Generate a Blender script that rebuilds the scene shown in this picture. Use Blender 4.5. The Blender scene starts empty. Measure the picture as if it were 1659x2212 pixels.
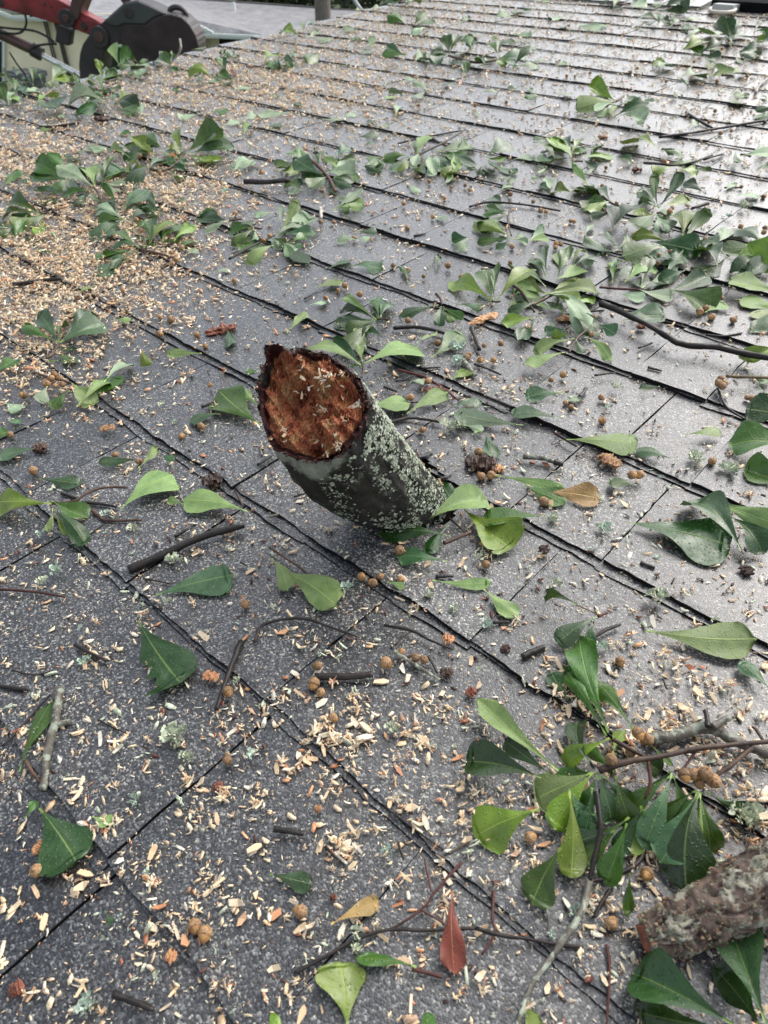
import bpy, math, random
import numpy as np
from mathutils import Vector, Matrix, noise
random.seed(7); rng = np.random.default_rng(7)
R_ = math.radians
sc = bpy.context.scene
COL = sc.collection
# ------------------------------------------------------------------ camera
E = 0.143                                     # shingle exposure in metres
F, CX, CY = 1533.0, 829.5, 1106.0             # focal length and centre in 1659 x 2212 picture units
RC = Matrix(((0.74087159, 0.66975892, -0.05032163), (-0.43177045, 0.53232331, 0.72815257), (0.51447406, -0.51774016, 0.68356533)))  # roof frame -> camera
VOFF = 0.01140662 * E
SA, CA = 0.0749, 0.99719                       # roof pitch
W3 = Matrix(((1, 0, 0), (0, CA, -SA), (0, SA, CA)))
ROOFZ = 5.2
def Wp(p): return W3 @ Vector(p) + Vector((0, 0, ROOFZ))
CAMP = Vector((0, VOFF, 3.25635829 * E))      # camera in the roof frame
CAMW = Wp(CAMP)
cam_d = bpy.data.cameras.new('camera'); cam = bpy.data.objects.new('camera', cam_d); COL.objects.link(cam)
cam_d.sensor_fit = 'VERTICAL'; cam_d.sensor_height = 36; cam_d.lens = 36 * F / 2212
cam.matrix_world = Matrix.Translation(CAMW) @ (W3 @ RC.transposed()).to_4x4()
cam_d.clip_start = 0.02; cam_d.clip_end = 400
cam_d.dof.use_dof = True; cam_d.dof.focus_distance = 0.66; cam_d.dof.aperture_fstop = cam_d.lens / 1.8
sc.camera = cam
# ------------------------------------------------------------------ light
SUN_EL, SUN_AZ = R_(46), R_(8)
w = bpy.data.worlds.new('World'); sc.world = w; w.use_nodes = True
nt = w.node_tree; bg = nt.nodes['Background']
sky = nt.nodes.new('ShaderNodeTexSky'); sky.sky_type = 'NISHITA'; sky.sun_disc = False
sky.sun_elevation = SUN_EL; sky.sun_rotation = SUN_AZ; sky.air_density = 1.0; sky.dust_density = 4; sky.ozone_density = 1
hs = nt.nodes.new('ShaderNodeHueSaturation'); hs.inputs['Saturation'].default_value = 0.42
nt.links.new(sky.outputs[0], hs.inputs['Color']); nt.links.new(hs.outputs[0], bg.inputs[0]); bg.inputs[1].default_value = 0.15
sd = bpy.data.lights.new('sun', 'SUN'); sd.energy = .8; sd.angle = R_(75); sd.color = (1, .965, .91)
so = bpy.data.objects.new('sun', sd); COL.objects.link(so)
_d = Vector((math.sin(SUN_AZ) * math.cos(SUN_EL), math.cos(SUN_AZ) * math.cos(SUN_EL), math.sin(SUN_EL)))
so.rotation_euler = _d.to_track_quat('Z', 'Y').to_euler(); so.location = (0, 0, 12)
sc.view_settings.view_transform = 'Standard'; sc.view_settings.look = 'None'; sc.view_settings.exposure = 0.86; sc.view_settings.gamma = 1
sc.cycles.max_bounces = 5; sc.cycles.diffuse_bounces = 3; sc.cycles.glossy_bounces = 3
# ------------------------------------------------------------------ picture helpers
TILE = {'1': (0, 0, .91139), '2': (1512, 0, .91139), '3': (0, 500, .91139), '4': (1512, 500, .91139), '5': (0, 1200, .91139), '6': (1512, 1200, .91139),
        '7': (0, 2000, .91139), '8': (1512, 2000, .91139), 'A': (0, 3000, .91139), 'B': (1512, 3000, .91139), 'S': (950, 1300, .5425), 'P': (700, 0, .4822), 'C': (0, 0, .5425)}
def px(t, x, y):
    if t == 'D': return (x, y)
    a, b, s = TILE[t]; return ((a + x * s) / 1.8228, (b + y * s) / 1.8228)
RCT = RC.transposed()
def rayl(d): return (RCT @ Vector((d[0] - CX, CY - d[1], -F)))           # in the roof frame, camera depth 1 = F
def onroof(d, n=0.0):
    r = rayl(d); return CAMP + r * ((n - CAMP.z) / r.z)
def proj(p):
    c = RC @ (Vector(p) - CAMP); return (CX + c.x / -c.z * F, CY - c.y / -c.z * F)
def depth(p): return -(RC @ (Vector(p) - CAMP)).z
FW = (W3 @ RCT @ Vector((0, 0, -1))); FW.z = 0; FW.normalize(); RT = Vector((FW.y, -FW.x, 0))
def atD(d, D):                                                        # world point D metres ahead of the camera
    r = W3 @ rayl(d); return CAMW + r * (D / r.dot(FW))
# ------------------------------------------------------------------ object helpers
def tag(o, label=None, cat=None, group=None, kind=None):
    for k, v in (('label', label), ('category', cat), ('group', group), ('kind', kind)):
        if v: o[k] = v
    return o
def mesh(name, vs, fs, mat=None, smooth=False, uv=None):
    me = bpy.data.meshes.new(name); me.from_pydata([tuple(v) for v in vs], [], fs)
    if mat: me.materials.append(mat)
    if smooth: me.polygons.foreach_set('use_smooth', [True] * len(me.polygons))
    if uv is not None:
        l = me.uv_layers.new(name='UVMap'); idx = np.empty(len(me.loops), dtype=np.int32); me.loops.foreach_get('vertex_index', idx)
        l.data.foreach_set('uv', np.asarray(uv, dtype=np.float32)[idx].ravel())
    me.update(); return me
def obj(name, vs, fs, mat=None, parent=None, smooth=False, uv=None, origin=None):
    """vs in world space; the object's origin is put at ORIGIN (world), or at its parent's"""
    o0 = Vector(origin) if origin is not None else (Vector(parent['_o']) if parent is not None else Vector((0, 0, 0)))
    me = mesh(name, [Vector(v) - o0 for v in vs], fs, mat, smooth, uv)
    o = bpy.data.objects.new(name, me); COL.objects.link(o)
    if parent is not None:
        o.parent = parent; o.location = o0 - Vector(parent['_o'])
    else: o.location = o0
    o['_o'] = tuple(o0); return o
def empty(name, loc):
    o = bpy.data.objects.new(name, None); COL.objects.link(o); o.location = loc; o.empty_display_size = .01; o['_o'] = tuple(loc); return o
class MB:
    def __init__(s): s.v = []; s.f = []
    def add(s, vs, fs):
        b = len(s.v); s.v += [Vector(v) for v in vs]; s.f += [tuple(i + b for i in f) for f in fs]
    def prism(s, poly, vec):                                          # polygon of world points extruded along vec
        n = len(poly); v = [Vector(p) for p in poly] + [Vector(p) + Vector(vec) for p in poly]
        s.add(v, [tuple(range(n)), tuple(range(2 * n - 1, n - 1, -1))] + [(i, (i + n), (i + 1) % n + n, (i + 1) % n) for i in range(n)])
    def box(s, c, ax, ay, az):
        c = Vector(c); ax = Vector(ax); ay = Vector(ay); az = Vector(az)
        p = [c - ax - ay - az, c + ax - ay - az, c + ax + ay - az, c - ax + ay - az]; s.prism(p, az * 2)
def tube_geo(pts, rad, seg=8, rough=0.0, cap=True, seed=0.0, sub=5):
    P = [Vector(p) for p in pts]; n = len(P); Q = []; RR = []
    for i in range(n - 1):
        a = P[max(i - 1, 0)]; b = P[i]; c = P[i + 1]; d = P[min(i + 2, n - 1)]
        for k in range(sub):
            t = k / sub
            Q.append(0.5 * ((2 * b) + (c - a) * t + (2 * a - 5 * b + 4 * c - d) * t * t + (3 * b - a - 3 * c + d) * t ** 3)); RR.append(rad[i] * (1 - t) + rad[i + 1] * t)
    Q.append(P[-1]); RR.append(rad[-1])
    vs = []; fs = []; up = None
    for i, q in enumerate(Q):
        t = (Q[min(i + 1, len(Q) - 1)] - Q[max(i - 1, 0)]).normalized()
        if up is None: up = t.orthogonal().normalized()
        up = (up - t * up.dot(t)).normalized(); sd_ = t.cross(up)
        for k in range(seg):
            a = 2 * math.pi * k / seg; r = RR[i]
            if rough: r *= 1 + rough * noise.noise(Vector((math.cos(a) * 1.5 + seed, math.sin(a) * 1.5, i * .55 + seed * 3)))
            vs.append(q + (up * math.cos(a) + sd_ * math.sin(a)) * r)
    for i in range(len(Q) - 1):
        for k in range(seg):
            a = i * seg + k; b = i * seg + (k + 1) % seg; fs.append((a, b, b + seg, a + seg))
    if cap:
        fs.append(tuple(range(seg - 1, -1, -1))); m = (len(Q) - 1) * seg; fs.append(tuple(range(m, m + seg)))
    return vs, fs
# ------------------------------------------------------------------ materials
def newmat(name):
    m = bpy.data.materials.new(name); m.use_nodes = True; n = m.node_tree; return m, n, n.nodes['Principled BSDF']
def N(n, t, **kw):
    x = n.nodes.new(t)
    for k, v in kw.items():
        if k in ('operation', 'blend_type', 'feature', 'noise_dimensions', 'data_type', 'distance', 'musgrave_type'): setattr(x, k, v)
        else: x.inputs[k].default_value = v
    return x
def ramp(n, src, stops):
    r = n.nodes.new('ShaderNodeValToRGB'); e = r.color_ramp.elements
    while len(e) < len(stops): e.new(.5)
    for i, (p, c) in enumerate(stops): e[i].position = p; e[i].color = (*c, 1) if len(c) == 3 else c
    n.links.new(src, r.inputs[0]); return r
def mix(n, fac, a, b, bt='MIX'):
    x = n.nodes.new('ShaderNodeMix'); x.data_type = 'RGBA'; x.blend_type = bt
    for s, v in ((0, fac), (6, a), (7, b)):
        if hasattr(v, 'is_linked'): n.links.new(v, x.inputs[s])
        else: x.inputs[s].default_value = v if s == 0 else (*v, 1)
    return x.outputs[2]
def simple(name, col, rough=.5, spec=.5, metal=0, var=.25, scale=8, bump=0, bscale=40, coat=0):
    m, n, b = newmat(name); tc = N(n, 'ShaderNodeTexCoord')
    ns = N(n, 'ShaderNodeTexNoise', Scale=scale, Detail=5.0); n.links.new(tc.outputs['Object'], ns.inputs['Vector'])
    r = ramp(n, ns.outputs[0], [(.3, [c * (1 - var) for c in col]), (.7, [min(1, c * (1 + var)) for c in col])])
    n.links.new(r.outputs[0], b.inputs['Base Color']); b.inputs['Roughness'].default_value = rough; b.inputs['Metallic'].default_value = metal
    b.inputs['Specular IOR Level'].default_value = spec; b.inputs['Coat Weight'].default_value = coat
    if bump:
        n2 = N(n, 'ShaderNodeTexNoise', Scale=bscale, Detail=4.0); n.links.new(tc.outputs['Object'], n2.inputs['Vector'])
        bp = N(n, 'ShaderNodeBump', Strength=bump, Distance=.01); n.links.new(n2.outputs[0], bp.inputs['Height']); n.links.new(bp.outputs[0], b.inputs['Normal'])
    return m
def shingle_mat():
    m, n, b = newmat('wet_shingle_granules'); geo = N(n, 'ShaderNodeNewGeometry'); pos = geo.outputs['Position']
    v = N(n, 'ShaderNodeTexVoronoi', Scale=760.0); n.links.new(pos, v.inputs['Vector'])
    sep = N(n, 'ShaderNodeSeparateColor'); n.links.new(v.outputs['Color'], sep.inputs[0])
    gr = ramp(n, sep.outputs[0], [(0, (.009, .010, .012)), (.3, (.028, .030, .033)), (.6, (.058, .061, .066)), (.82, (.12, .123, .124)), (.93, (.24, .24, .23)), (1, (.40, .385, .35))])
    big = N(n, 'ShaderNodeTexNoise', Scale=9.0, Detail=6.0, Roughness=.6); n.links.new(pos, big.inputs['Vector'])
    bl = ramp(n, big.outputs[0], [(.28, (.55, .57, .6)), (.5, (.95, .95, .95)), (.72, (1.4, 1.38, 1.33))])
    isl = N(n, 'ShaderNodeNewGeometry'); il = ramp(n, isl.outputs['Random Per Island'], [(0, (.64, .67, .7)), (1, (1.3, 1.29, 1.26))])
    c = mix(n, 1.0, gr.outputs[0], bl.outputs[0], 'MULTIPLY'); c = mix(n, 1.0, c, il.outputs[0], 'MULTIPLY')
    dirt = N(n, 'ShaderNodeTexNoise', Scale=26.0, Detail=8.0, Roughness=.7); n.links.new(pos, dirt.inputs['Vector'])
    dm = ramp(n, dirt.outputs[0], [(.54, (0, 0, 0)), (.7, (1, 1, 1))]); dmm = N(n, 'ShaderNodeMath', operation='MULTIPLY'); n.links.new(dm.outputs[0], dmm.inputs[0]); dmm.inputs[1].default_value = .45
    c = mix(n, dmm.outputs[0], c, (.055, .042, .035)); n.links.new(c, b.inputs['Base Color'])
    wet = ramp(n, big.outputs[0], [(.35, (.27, .27, .27)), (.65, (.5, .5, .5))]); n.links.new(wet.outputs[0], b.inputs['Roughness'])
    b.inputs['Specular IOR Level'].default_value = .42
    b.inputs['Coat Weight'].default_value = .8; b.inputs['Coat Roughness'].default_value = .24
    bp = N(n, 'ShaderNodeBump', Strength=.4, Distance=.0010); n.links.new(v.outputs['Distance'], bp.inputs['Height']); bp.invert = True
    b2 = N(n, 'ShaderNodeBump', Strength=.25, Distance=.002); n.links.new(dirt.outputs[0], b2.inputs['Height']); n.links.new(bp.outputs[0], b2.inputs['Normal'])
    n.links.new(b2.outputs[0], b.inputs['Normal'])
    b3 = N(n, 'ShaderNodeBump', Strength=.35, Distance=.002); n.links.new(dirt.outputs[0], b3.inputs['Height']); n.links.new(b3.outputs[0], b.inputs['Coat Normal'])
    return m
def leaf_mat(name, top, under, rough=.33):
    if name[5:8] in ('dar', 'gre', 'bri', 'tea'): top = (top[0] * 1.45, top[1] * 1.35, top[2] * 1.1)
    m, n, b = newmat(name); uv = N(n, 'ShaderNodeUVMap'); sp = N(n, 'ShaderNodeSeparateXYZ'); n.links.new(uv.outputs[0], sp.inputs[0])
    oi = N(n, 'ShaderNodeObjectInfo'); g = N(n, 'ShaderNodeNewGeometry')
    def M(op, a, b_=None, c_=None):
        x = n.nodes.new('ShaderNodeMath'); x.operation = op
        for i, q in enumerate((a, b_, c_)):
            if q is None: continue
            if hasattr(q, 'is_linked'): n.links.new(q, x.inputs[i])
            else: x.inputs[i].default_value = q
        return x.outputs[0]
    u, v = sp.outputs[0], sp.outputs[1]; av = M('ABSOLUTE', M('SUBTRACT', v, .5))
    NSV = N(n, 'ShaderNodeTexNoise', Scale=5.0, Detail=2.0); n.links.new(uv.outputs[0], NSV.inputs['Vector'])
    mid = M('SUBTRACT', 1.0, M('MULTIPLY', av, M('MULTIPLY_ADD', u, 34.0, 14.0))); mid = M('MAXIMUM', mid, 0.0)
    q = M('FRACT', M('ADD', M('SUBTRACT', M('MULTIPLY', u, 7.0), M('MULTIPLY', M('POWER', av, .8), 3.2)), M('MULTIPLY', NSV.outputs[0], 1.1))); q = M('ABSOLUTE', M('SUBTRACT', q, .5)); sv = M('MAXIMUM', M('SUBTRACT', 1.0, M('MULTIPLY', q, 22.0)), 0.0)
    vein = M('MAXIMUM', mid, M('MULTIPLY', sv, .22)); vein = M('MAXIMUM', vein, M('LESS_THAN', u, .09))
    tc = N(n, 'ShaderNodeTexCoord'); ns = N(n, 'ShaderNodeTexNoise', Scale=90.0, Detail=4.0); n.links.new(tc.outputs['Object'], ns.inputs['Vector'])
    hsv = N(n, 'ShaderNodeHueSaturation'); n.links.new(M('MULTIPLY_ADD', oi.outputs['Random'], .035, .483), hsv.inputs['Hue']); n.links.new(M('MULTIPLY_ADD', oi.outputs['Random'], .6, .72), hsv.inputs['Value'])
    c = mix(n, g.outputs['Backfacing'], top, under); n.links.new(c, hsv.inputs['Color'])
    vr = ramp(n, ns.outputs[0], [(.3, (.72, .78, .72)), (.7, (1.25, 1.2, 1.25))]); c = mix(n, 1.0, hsv.outputs[0], vr.outputs[0], 'MULTIPLY')
    sm = N(n, 'ShaderNodeTexNoise', Scale=300.0, Detail=2.0); n.links.new(tc.outputs['Object'], sm.inputs['Vector'])
    sr = ramp(n, sm.outputs[0], [(.7, (0, 0, 0)), (.76, (1, 1, 1))]); c = mix(n, M('MULTIPLY', sr.outputs[0], .6), c, (.12, .07, .03))
    vc = [min(1, t * 2.2 + .06) for t in under]; vc[2] *= .6
    c = mix(n, M('MULTIPLY', vein, .5), c, vc); b.inputs['Coat Weight'].default_value = .12; b.inputs['Coat Roughness'].default_value = .12; n.links.new(c, b.inputs['Base Color'])
    rg = ramp(n, ns.outputs[0], [(.35, (rough * .6,) * 3), (.7, (rough * 1.5,) * 3)]); rr = mix(n, g.outputs['Backfacing'], (0, 0, 0), (.22, .22, .22)); ad = mix(n, 1.0, rg.outputs[0], rr, 'ADD'); n.links.new(ad, b.inputs['Roughness'])
    b.inputs['Specular IOR Level'].default_value = .55
    dr = N(n, 'ShaderNodeTexVoronoi', Scale=330.0); n.links.new(tc.outputs['Object'], dr.inputs['Vector']); dd = ramp(n, dr.outputs['Distance'], [(.12, (1, 1, 1)), (.3, (0, 0, 0))])
    bp = N(n, 'ShaderNodeBump', Strength=.5, Distance=.0008); h = M('ADD', M('MULTIPLY', vein, -.8), M('ADD', M('MULTIPLY', ns.outputs[0], 1.2), M('MULTIPLY', dd.outputs[0], .8))); n.links.new(h, bp.inputs['Height']); n.links.new(bp.outputs[0], b.inputs['Normal'])
    b.inputs['Subsurface Weight'].default_value = 0.0
    tr = n.nodes.new('ShaderNodeBsdfTranslucent'); n.links.new(c, tr.inputs[0]); ms = n.nodes.new('ShaderNodeMixShader'); ms.inputs[0].default_value = .16
    out = n.nodes['Material Output']; n.links.new(b.outputs[0], ms.inputs[1]); n.links.new(tr.outputs[0], ms.inputs[2]); n.links.new(ms.outputs[0], out.inputs[0])
    return m
LM = {'d': leaf_mat('leaf_dark_green', (.014, .046, .011), (.10, .16, .04)),
      'g': leaf_mat('leaf_green', (.034, .085, .012), (.13, .2, .05)),
      'y': leaf_mat('leaf_bright_green', (.10, .17, .018), (.19, .26, .06)),
      't': leaf_mat('leaf_teal_green', (.035, .08, .038), (.12, .19, .08)),
      'l': leaf_mat('leaf_pale_underside', (.035, .09, .02), (.19, .28, .09)),
      'p': leaf_mat('leaf_grey_underside', (.04, .09, .03), (.27, .36, .22)),
      'b': leaf_mat('leaf_dry_tan', (.33, .2, .075), (.36, .25, .12), .4),
      'r': leaf_mat('leaf_dry_red', (.27, .085, .035), (.3, .12, .05), .4),
      'o': leaf_mat('leaf_turning_orange', (.5, .22, .03), (.5, .3, .08), .4)}
def rand_mat(name, stops, rough=.5, bump=.3, bs=500, spec=.5, stretch=None):
    m, n, b = newmat(name); g = N(n, 'ShaderNodeNewGeometry'); oi = N(n, 'ShaderNodeObjectInfo')
    a = N(n, 'ShaderNodeMath', operation='ADD'); n.links.new(g.outputs['Random Per Island'], a.inputs[0]); n.links.new(oi.outputs['Random'], a.inputs[1])
    f = N(n, 'ShaderNodeMath', operation='FRACT'); n.links.new(a.outputs[0], f.inputs[0])
    r = ramp(n, f.outputs[0], stops); tc = N(n, 'ShaderNodeTexCoord'); ns = N(n, 'ShaderNodeTexNoise', Scale=bs, Detail=3.0); n.links.new(tc.outputs['Object'], ns.inputs['Vector'])
    v = ramp(n, ns.outputs[0], [(.3, (.65, .62, .6)), (.7, (1.2, 1.2, 1.2))]); c = mix(n, 1.0, r.outputs[0], v.outputs[0], 'MULTIPLY'); n.links.new(c, b.inputs['Base Color'])
    b.inputs['Roughness'].default_value = rough; b.inputs['Specular IOR Level'].default_value = spec
    bp = N(n, 'ShaderNodeBump', Strength=bump, Distance=.001); n.links.new(ns.outputs[0], bp.inputs['Height']); n.links.new(bp.outputs[0], b.inputs['Normal']); return m
M_SH = shingle_mat()
M_CHIP = rand_mat('fresh_wood_chip', [(0, (.9, .84, .66)), (.1, (.8, .58, .36)), (.28, (.9, .76, .52)), (.48, (.86, .6, .36)), (.62, (.9, .88, .75)), (.8, (.88, .72, .46)), (.9, (.74, .38, .19)), (.95, (.42, .14, .07)), (1, (.9, .78, .54))], .42, .4, 700)
M_CRUMB = rand_mat('bark_crumb', [(0, (.03, .02, .016)), (.4, (.07, .035, .022)), (.7, (.16, .05, .03)), (1, (.05, .035, .03))], .4, .5, 500)
def bark_mat(name, c0, c1, lich=0.0, sc_=60, lc=(.28, .33, .24), rough=.5):
    m, n, b = newmat(name); g = N(n, 'ShaderNodeNewGeometry'); p = g.outputs['Position']
    ns = N(n, 'ShaderNodeTexNoise', Scale=sc_, Detail=8.0, Roughness=.7); n.links.new(p, ns.inputs['Vector'])
    r = ramp(n, ns.outputs[0], [(.35, c0), (.68, c1)]); c = r.outputs[0]
    if lich:
        l = N(n, 'ShaderNodeTexNoise', Scale=sc_ * 1.3, Detail=6.0, Roughness=.65); mp = N(n, 'ShaderNodeMapping'); mp.inputs['Location'].default_value = (3, 7, 1); n.links.new(p, mp.inputs[0]); n.links.new(mp.outputs[0], l.inputs['Vector'])
        lr = ramp(n, l.outputs[0], [(1 - lich - .03, (0, 0, 0)), (1 - lich + .03, (1, 1, 1))]); c = mix(n, lr.outputs[0], c, lc)
    oi = N(n, 'ShaderNodeObjectInfo'); hv = N(n, 'ShaderNodeHueSaturation'); mr = N(n, 'ShaderNodeMapRange'); mr.inputs[3].default_value = .65; mr.inputs[4].default_value = 1.4; n.links.new(oi.outputs['Random'], mr.inputs[0]); n.links.new(mr.outputs[0], hv.inputs['Value']); n.links.new(c, hv.inputs['Color']); c = hv.outputs[0]
    n.links.new(c, b.inputs['Base Color']); b.inputs['Roughness'].default_value = rough; b.inputs['Specular IOR Level'].default_value = .4
    bp = N(n, 'ShaderNodeBump', Strength=.8, Distance=.0015); n.links.new(ns.outputs[0], bp.inputs['Height']); n.links.new(bp.outputs[0], b.inputs['Normal']); return m
M_TW = {'k': bark_mat('wet_black_twig', (.008, .007, .006), (.035, .026, .022), rough=.42), 'b': bark_mat('brown_twig', (.03, .016, .01), (.12, .07, .045)),
        'r': bark_mat('red_brown_twig', (.045, .012, .01), (.13, .045, .035)), 'l': bark_mat('lichen_twig', (.06, .055, .045), (.22, .2, .16), .46, 110, (.33, .37, .29)),
        'o': bark_mat('olive_twig', (.05, .035, .018), (.17, .12, .06)), 'w': bark_mat('pale_twig', (.3, .27, .23), (.55, .5, .44))}
M_NUT = bark_mat('acorn_nut', (.2, .1, .035), (.5, .28, .1), 0, 260, rough=.3); M_CAP = bark_mat('acorn_cap', (.12, .06, .03), (.55, .34, .17), 0, 700, rough=.5)
M_LICH = rand_mat('foliose_lichen', [(0, (.7, .76, .58)), (.5, (.55, .65, .48)), (1, (.8, .8, .62))], .7, .5, 400)
M_LICHB = rand_mat('lichen_blue_green', [(0, (.5, .66, .54)), (1, (.62, .74, .62))], .7, .5, 400)
M_CHUNK = {'r': bark_mat('rotten_red_wood', (.07, .022, .014), (.26, .09, .05), 0, 160), 't': bark_mat('torn_tan_wood', (.3, .14, .06), (.6, .36, .18), 0, 140), 'k': bark_mat('dark_bark_flake', (.02, .012, .01), (.09, .045, .03), 0, 160), 'o': bark_mat('orange_wood', (.3, .13, .06), (.62, .33, .16), 0, 140)}
# ------------------------------------------------------------------ ground far below
gm = simple('lawn', (.05, .075, .03), .9, .2, 0, .4, .6); g = 260
gb = obj('ground', [(-g, -g, 0), (g, -g, 0), (g, g, 0), (-g, g, 0)], [(0, 1, 2, 3)], gm); tag(gb, kind='structure')
# ------------------------------------------------------------------ the shingle roof
U0, U1, V0, V1 = -16.4, 9.0, -4, 20.6
HOLE = [onroof(px('S', x, y)) for x, y in [(1120, 880), (1200, 905), (1255, 925), (1330, 905), (1370, 960), (1440, 1030), (1500, 1075), (1560, 1150), (1590, 1230), (1560, 1310), (1490, 1385), (1300, 1415), (1100, 1440), (980, 1415), (930, 1370), (960, 1180), (1030, 980)]]
HOLE = [(p.x, p.y) for p in HOLE]
def inpoly(x, y, P):
    c = False; j = len(P) - 1
    for i in range(len(P)):
        if (P[i][1] > y) != (P[j][1] > y) and x < (P[j][0] - P[i][0]) * (y - P[i][1]) / (P[j][1] - P[i][1]) + P[i][0]: c = not c
        j = i
    return c
HB = (min(p[0] for p in HOLE), max(p[0] for p in HOLE), min(p[1] for p in HOLE), max(p[1] for p in HOLE))
def inhole(x, y):
    if x < HB[0] or x > HB[1] or y < HB[2] or y > HB[3]: return False
    k = .0035; return inpoly(x + k * noise.noise(Vector((x * 150, y * 150, 2))), y + k * noise.noise(Vector((x * 150, y * 150, 9))), HOLE)
def TK(k): return .0049 if k < 5 else .0049 - .0019 * min(1, (k - 5) / 4)
known = {-1: [-2.41], 0: [-3.17, -1.89], 1: [-3.26, -1.96], 2: [-2.69, -1.37], 3: [-1.12], 4: [-5.15, -2.5, -1.02], 5: [-7.86, -5.97, -1.36]}
roof = empty('shingle_roof', Wp((0, 0, 0))); tag(roof, 'wet grey asphalt shingle roof strewn with chips, leaves and acorns around a branch hole', 'roof')
SV = []; SF = []; SM = []; DARK = [0]
def slab(u0, u1, v0, v1, zt0, zt1, du, dv, th, seed):
    """one shingle tab, u/v in metres; top falls from zt0 at the butt to zt1 at its upper end"""
    nu = max(2, int(round((u1 - u0) / du)) + 1); nv = max(2, int(round((v1 - v0) / dv)) + 1)
    tear = random.random() < .2; b = len(SV); us = np.linspace(u0, u1, nu)
    for j in range(nv):
        f = j / (nv - 1)
        for i, u in enumerate(us):
            v = v0 + (v1 - v0) * f
            if j == 0: v += .0018 * noise.noise(Vector((u * 90, seed, 0))) + .0034 * noise.noise(Vector((u * 18, seed, 4)))
            uu = u + (.0012 * noise.noise(Vector((v * 90, seed, 1))) if i in (0, nu - 1) else 0)
            z = zt0 + (zt1 - zt0) * f + .0007 * noise.noise(Vector((u * 14, v * 14, seed))) + (.0011 * noise.noise(Vector((u * 22, 3, seed))) if j == 0 else 0)
            SV.append(W3 @ Vector((uu, v, z)))
    keep = {}
    for j in range(nv - 1):
        for i in range(nu - 1):
            uc = (us[i] + us[i + 1]) / 2; vc = v0 + (v1 - v0) * (j + .5) / (nv - 1)
            if inhole(uc, vc): continue
            keep[(i, j)] = 1; a = b + j * nu + i; SF.append((a, a + 1, a + 1 + nu, a + nu)); SM.append(DARK[0])
    # skirts along every open edge
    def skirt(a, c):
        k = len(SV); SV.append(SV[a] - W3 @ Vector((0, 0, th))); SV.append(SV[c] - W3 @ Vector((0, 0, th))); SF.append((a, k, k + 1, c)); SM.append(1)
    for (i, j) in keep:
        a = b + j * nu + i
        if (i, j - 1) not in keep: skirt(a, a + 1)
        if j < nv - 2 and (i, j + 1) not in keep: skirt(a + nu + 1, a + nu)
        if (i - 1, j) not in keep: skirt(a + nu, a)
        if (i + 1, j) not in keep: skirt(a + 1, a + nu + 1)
for k in range(V0, 21):
    js = [U0 + random.uniform(.3, 1.2)]; kn = known.get(k, [])
    cuts = []; u = U0 + random.uniform(.4, 1.4)
    while u < U1:
        if all(abs(u - q) > .55 for q in kn): cuts.append(u)
        u += random.choice([1.05, 1.3, 1.55, 2.2, .8])
    cuts = sorted(cuts + kn); cuts = [U0] + cuts + [U1]; thick = random.random() < .5
    for a, c in zip(cuts[:-1], cuts[1:]):
        thick = (not thick) if random.random() < .75 else thick
        up = .0014 if thick else 0; vb = k * E + random.uniform(-.0012, .0012) + (0 if thick else .001)
        fine = 2 <= k + 1 and k <= 3 and c > -3.6 and a < -1.0
        du, dv = (.004, .004) if fine else ((.009, .018) if k < 7 else (.02, .048))
        slab(a * E + random.uniform(.0002, .0011), c * E - random.uniform(.0002, .0011), vb, (k + 1) * E + .004, 0.0 + up, -TK(k + 1), du, dv, .0045 + up, k * 7.3 + a)
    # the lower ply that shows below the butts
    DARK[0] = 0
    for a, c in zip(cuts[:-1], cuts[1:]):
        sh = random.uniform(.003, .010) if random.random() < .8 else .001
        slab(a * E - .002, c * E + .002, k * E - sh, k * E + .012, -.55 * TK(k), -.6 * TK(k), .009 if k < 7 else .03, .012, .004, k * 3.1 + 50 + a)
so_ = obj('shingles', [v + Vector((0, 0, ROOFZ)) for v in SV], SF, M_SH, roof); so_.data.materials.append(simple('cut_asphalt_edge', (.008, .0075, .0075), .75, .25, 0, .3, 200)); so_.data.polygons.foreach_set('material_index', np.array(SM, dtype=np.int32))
# deck with the same hole
dv_, df_ = [], []
g0 = .006; nx = int((HB[1] - HB[0] + .06) / g0) + 1; ny = int((HB[3] - HB[2] + .06) / g0) + 1; x0 = HB[0] - .03; y0 = HB[2] - .03
for j in range(ny + 1):
    for i in range(nx + 1): dv_.append(Wp((x0 + i * g0, y0 + j * g0, -.0078)))
for j in range(ny):
    for i in range(nx):
        if not inhole(x0 + (i + .5) * g0, y0 + (j + .5) * g0): a = j * (nx + 1) + i; df_.append((a, a + 1, a + nx + 2, a + nx + 1))
x1 = x0 + nx * g0; y1 = y0 + ny * g0
for (a, c, d, e) in ((U0 * E, x0, V0 * E, V1 * E), (x1, U1 * E, V0 * E, V1 * E), (x0, x1, V0 * E, y0), (x0, x1, y1, V1 * E)):
    b = len(dv_); dv_ += [Wp((a, d, -.0078)), Wp((c, d, -.0078)), Wp((c, e, -.0078)), Wp((a, e, -.0078))]; df_.append((b, b + 1, b + 2, b + 3))
M_FELT = simple('black_roofing_felt', (.012, .011, .011), .8, .2)
obj('roof_deck', dv_, df_, M_FELT, roof)
M_FAS = simple('painted_fascia', (.55, .53, .48), .5)
mb = MB(); mb.prism([Wp((U0 * E - .006, V0 * E, -.008)), Wp((U0 * E + .02, V0 * E, -.008)), Wp((U0 * E + .02, V0 * E, -.15)), Wp((U0 * E - .006, V0 * E, -.15))], W3 @ Vector((0, (V1 - V0) * E, 0))); obj('rake_board', mb.v, mb.f, M_FAS, roof)
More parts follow.
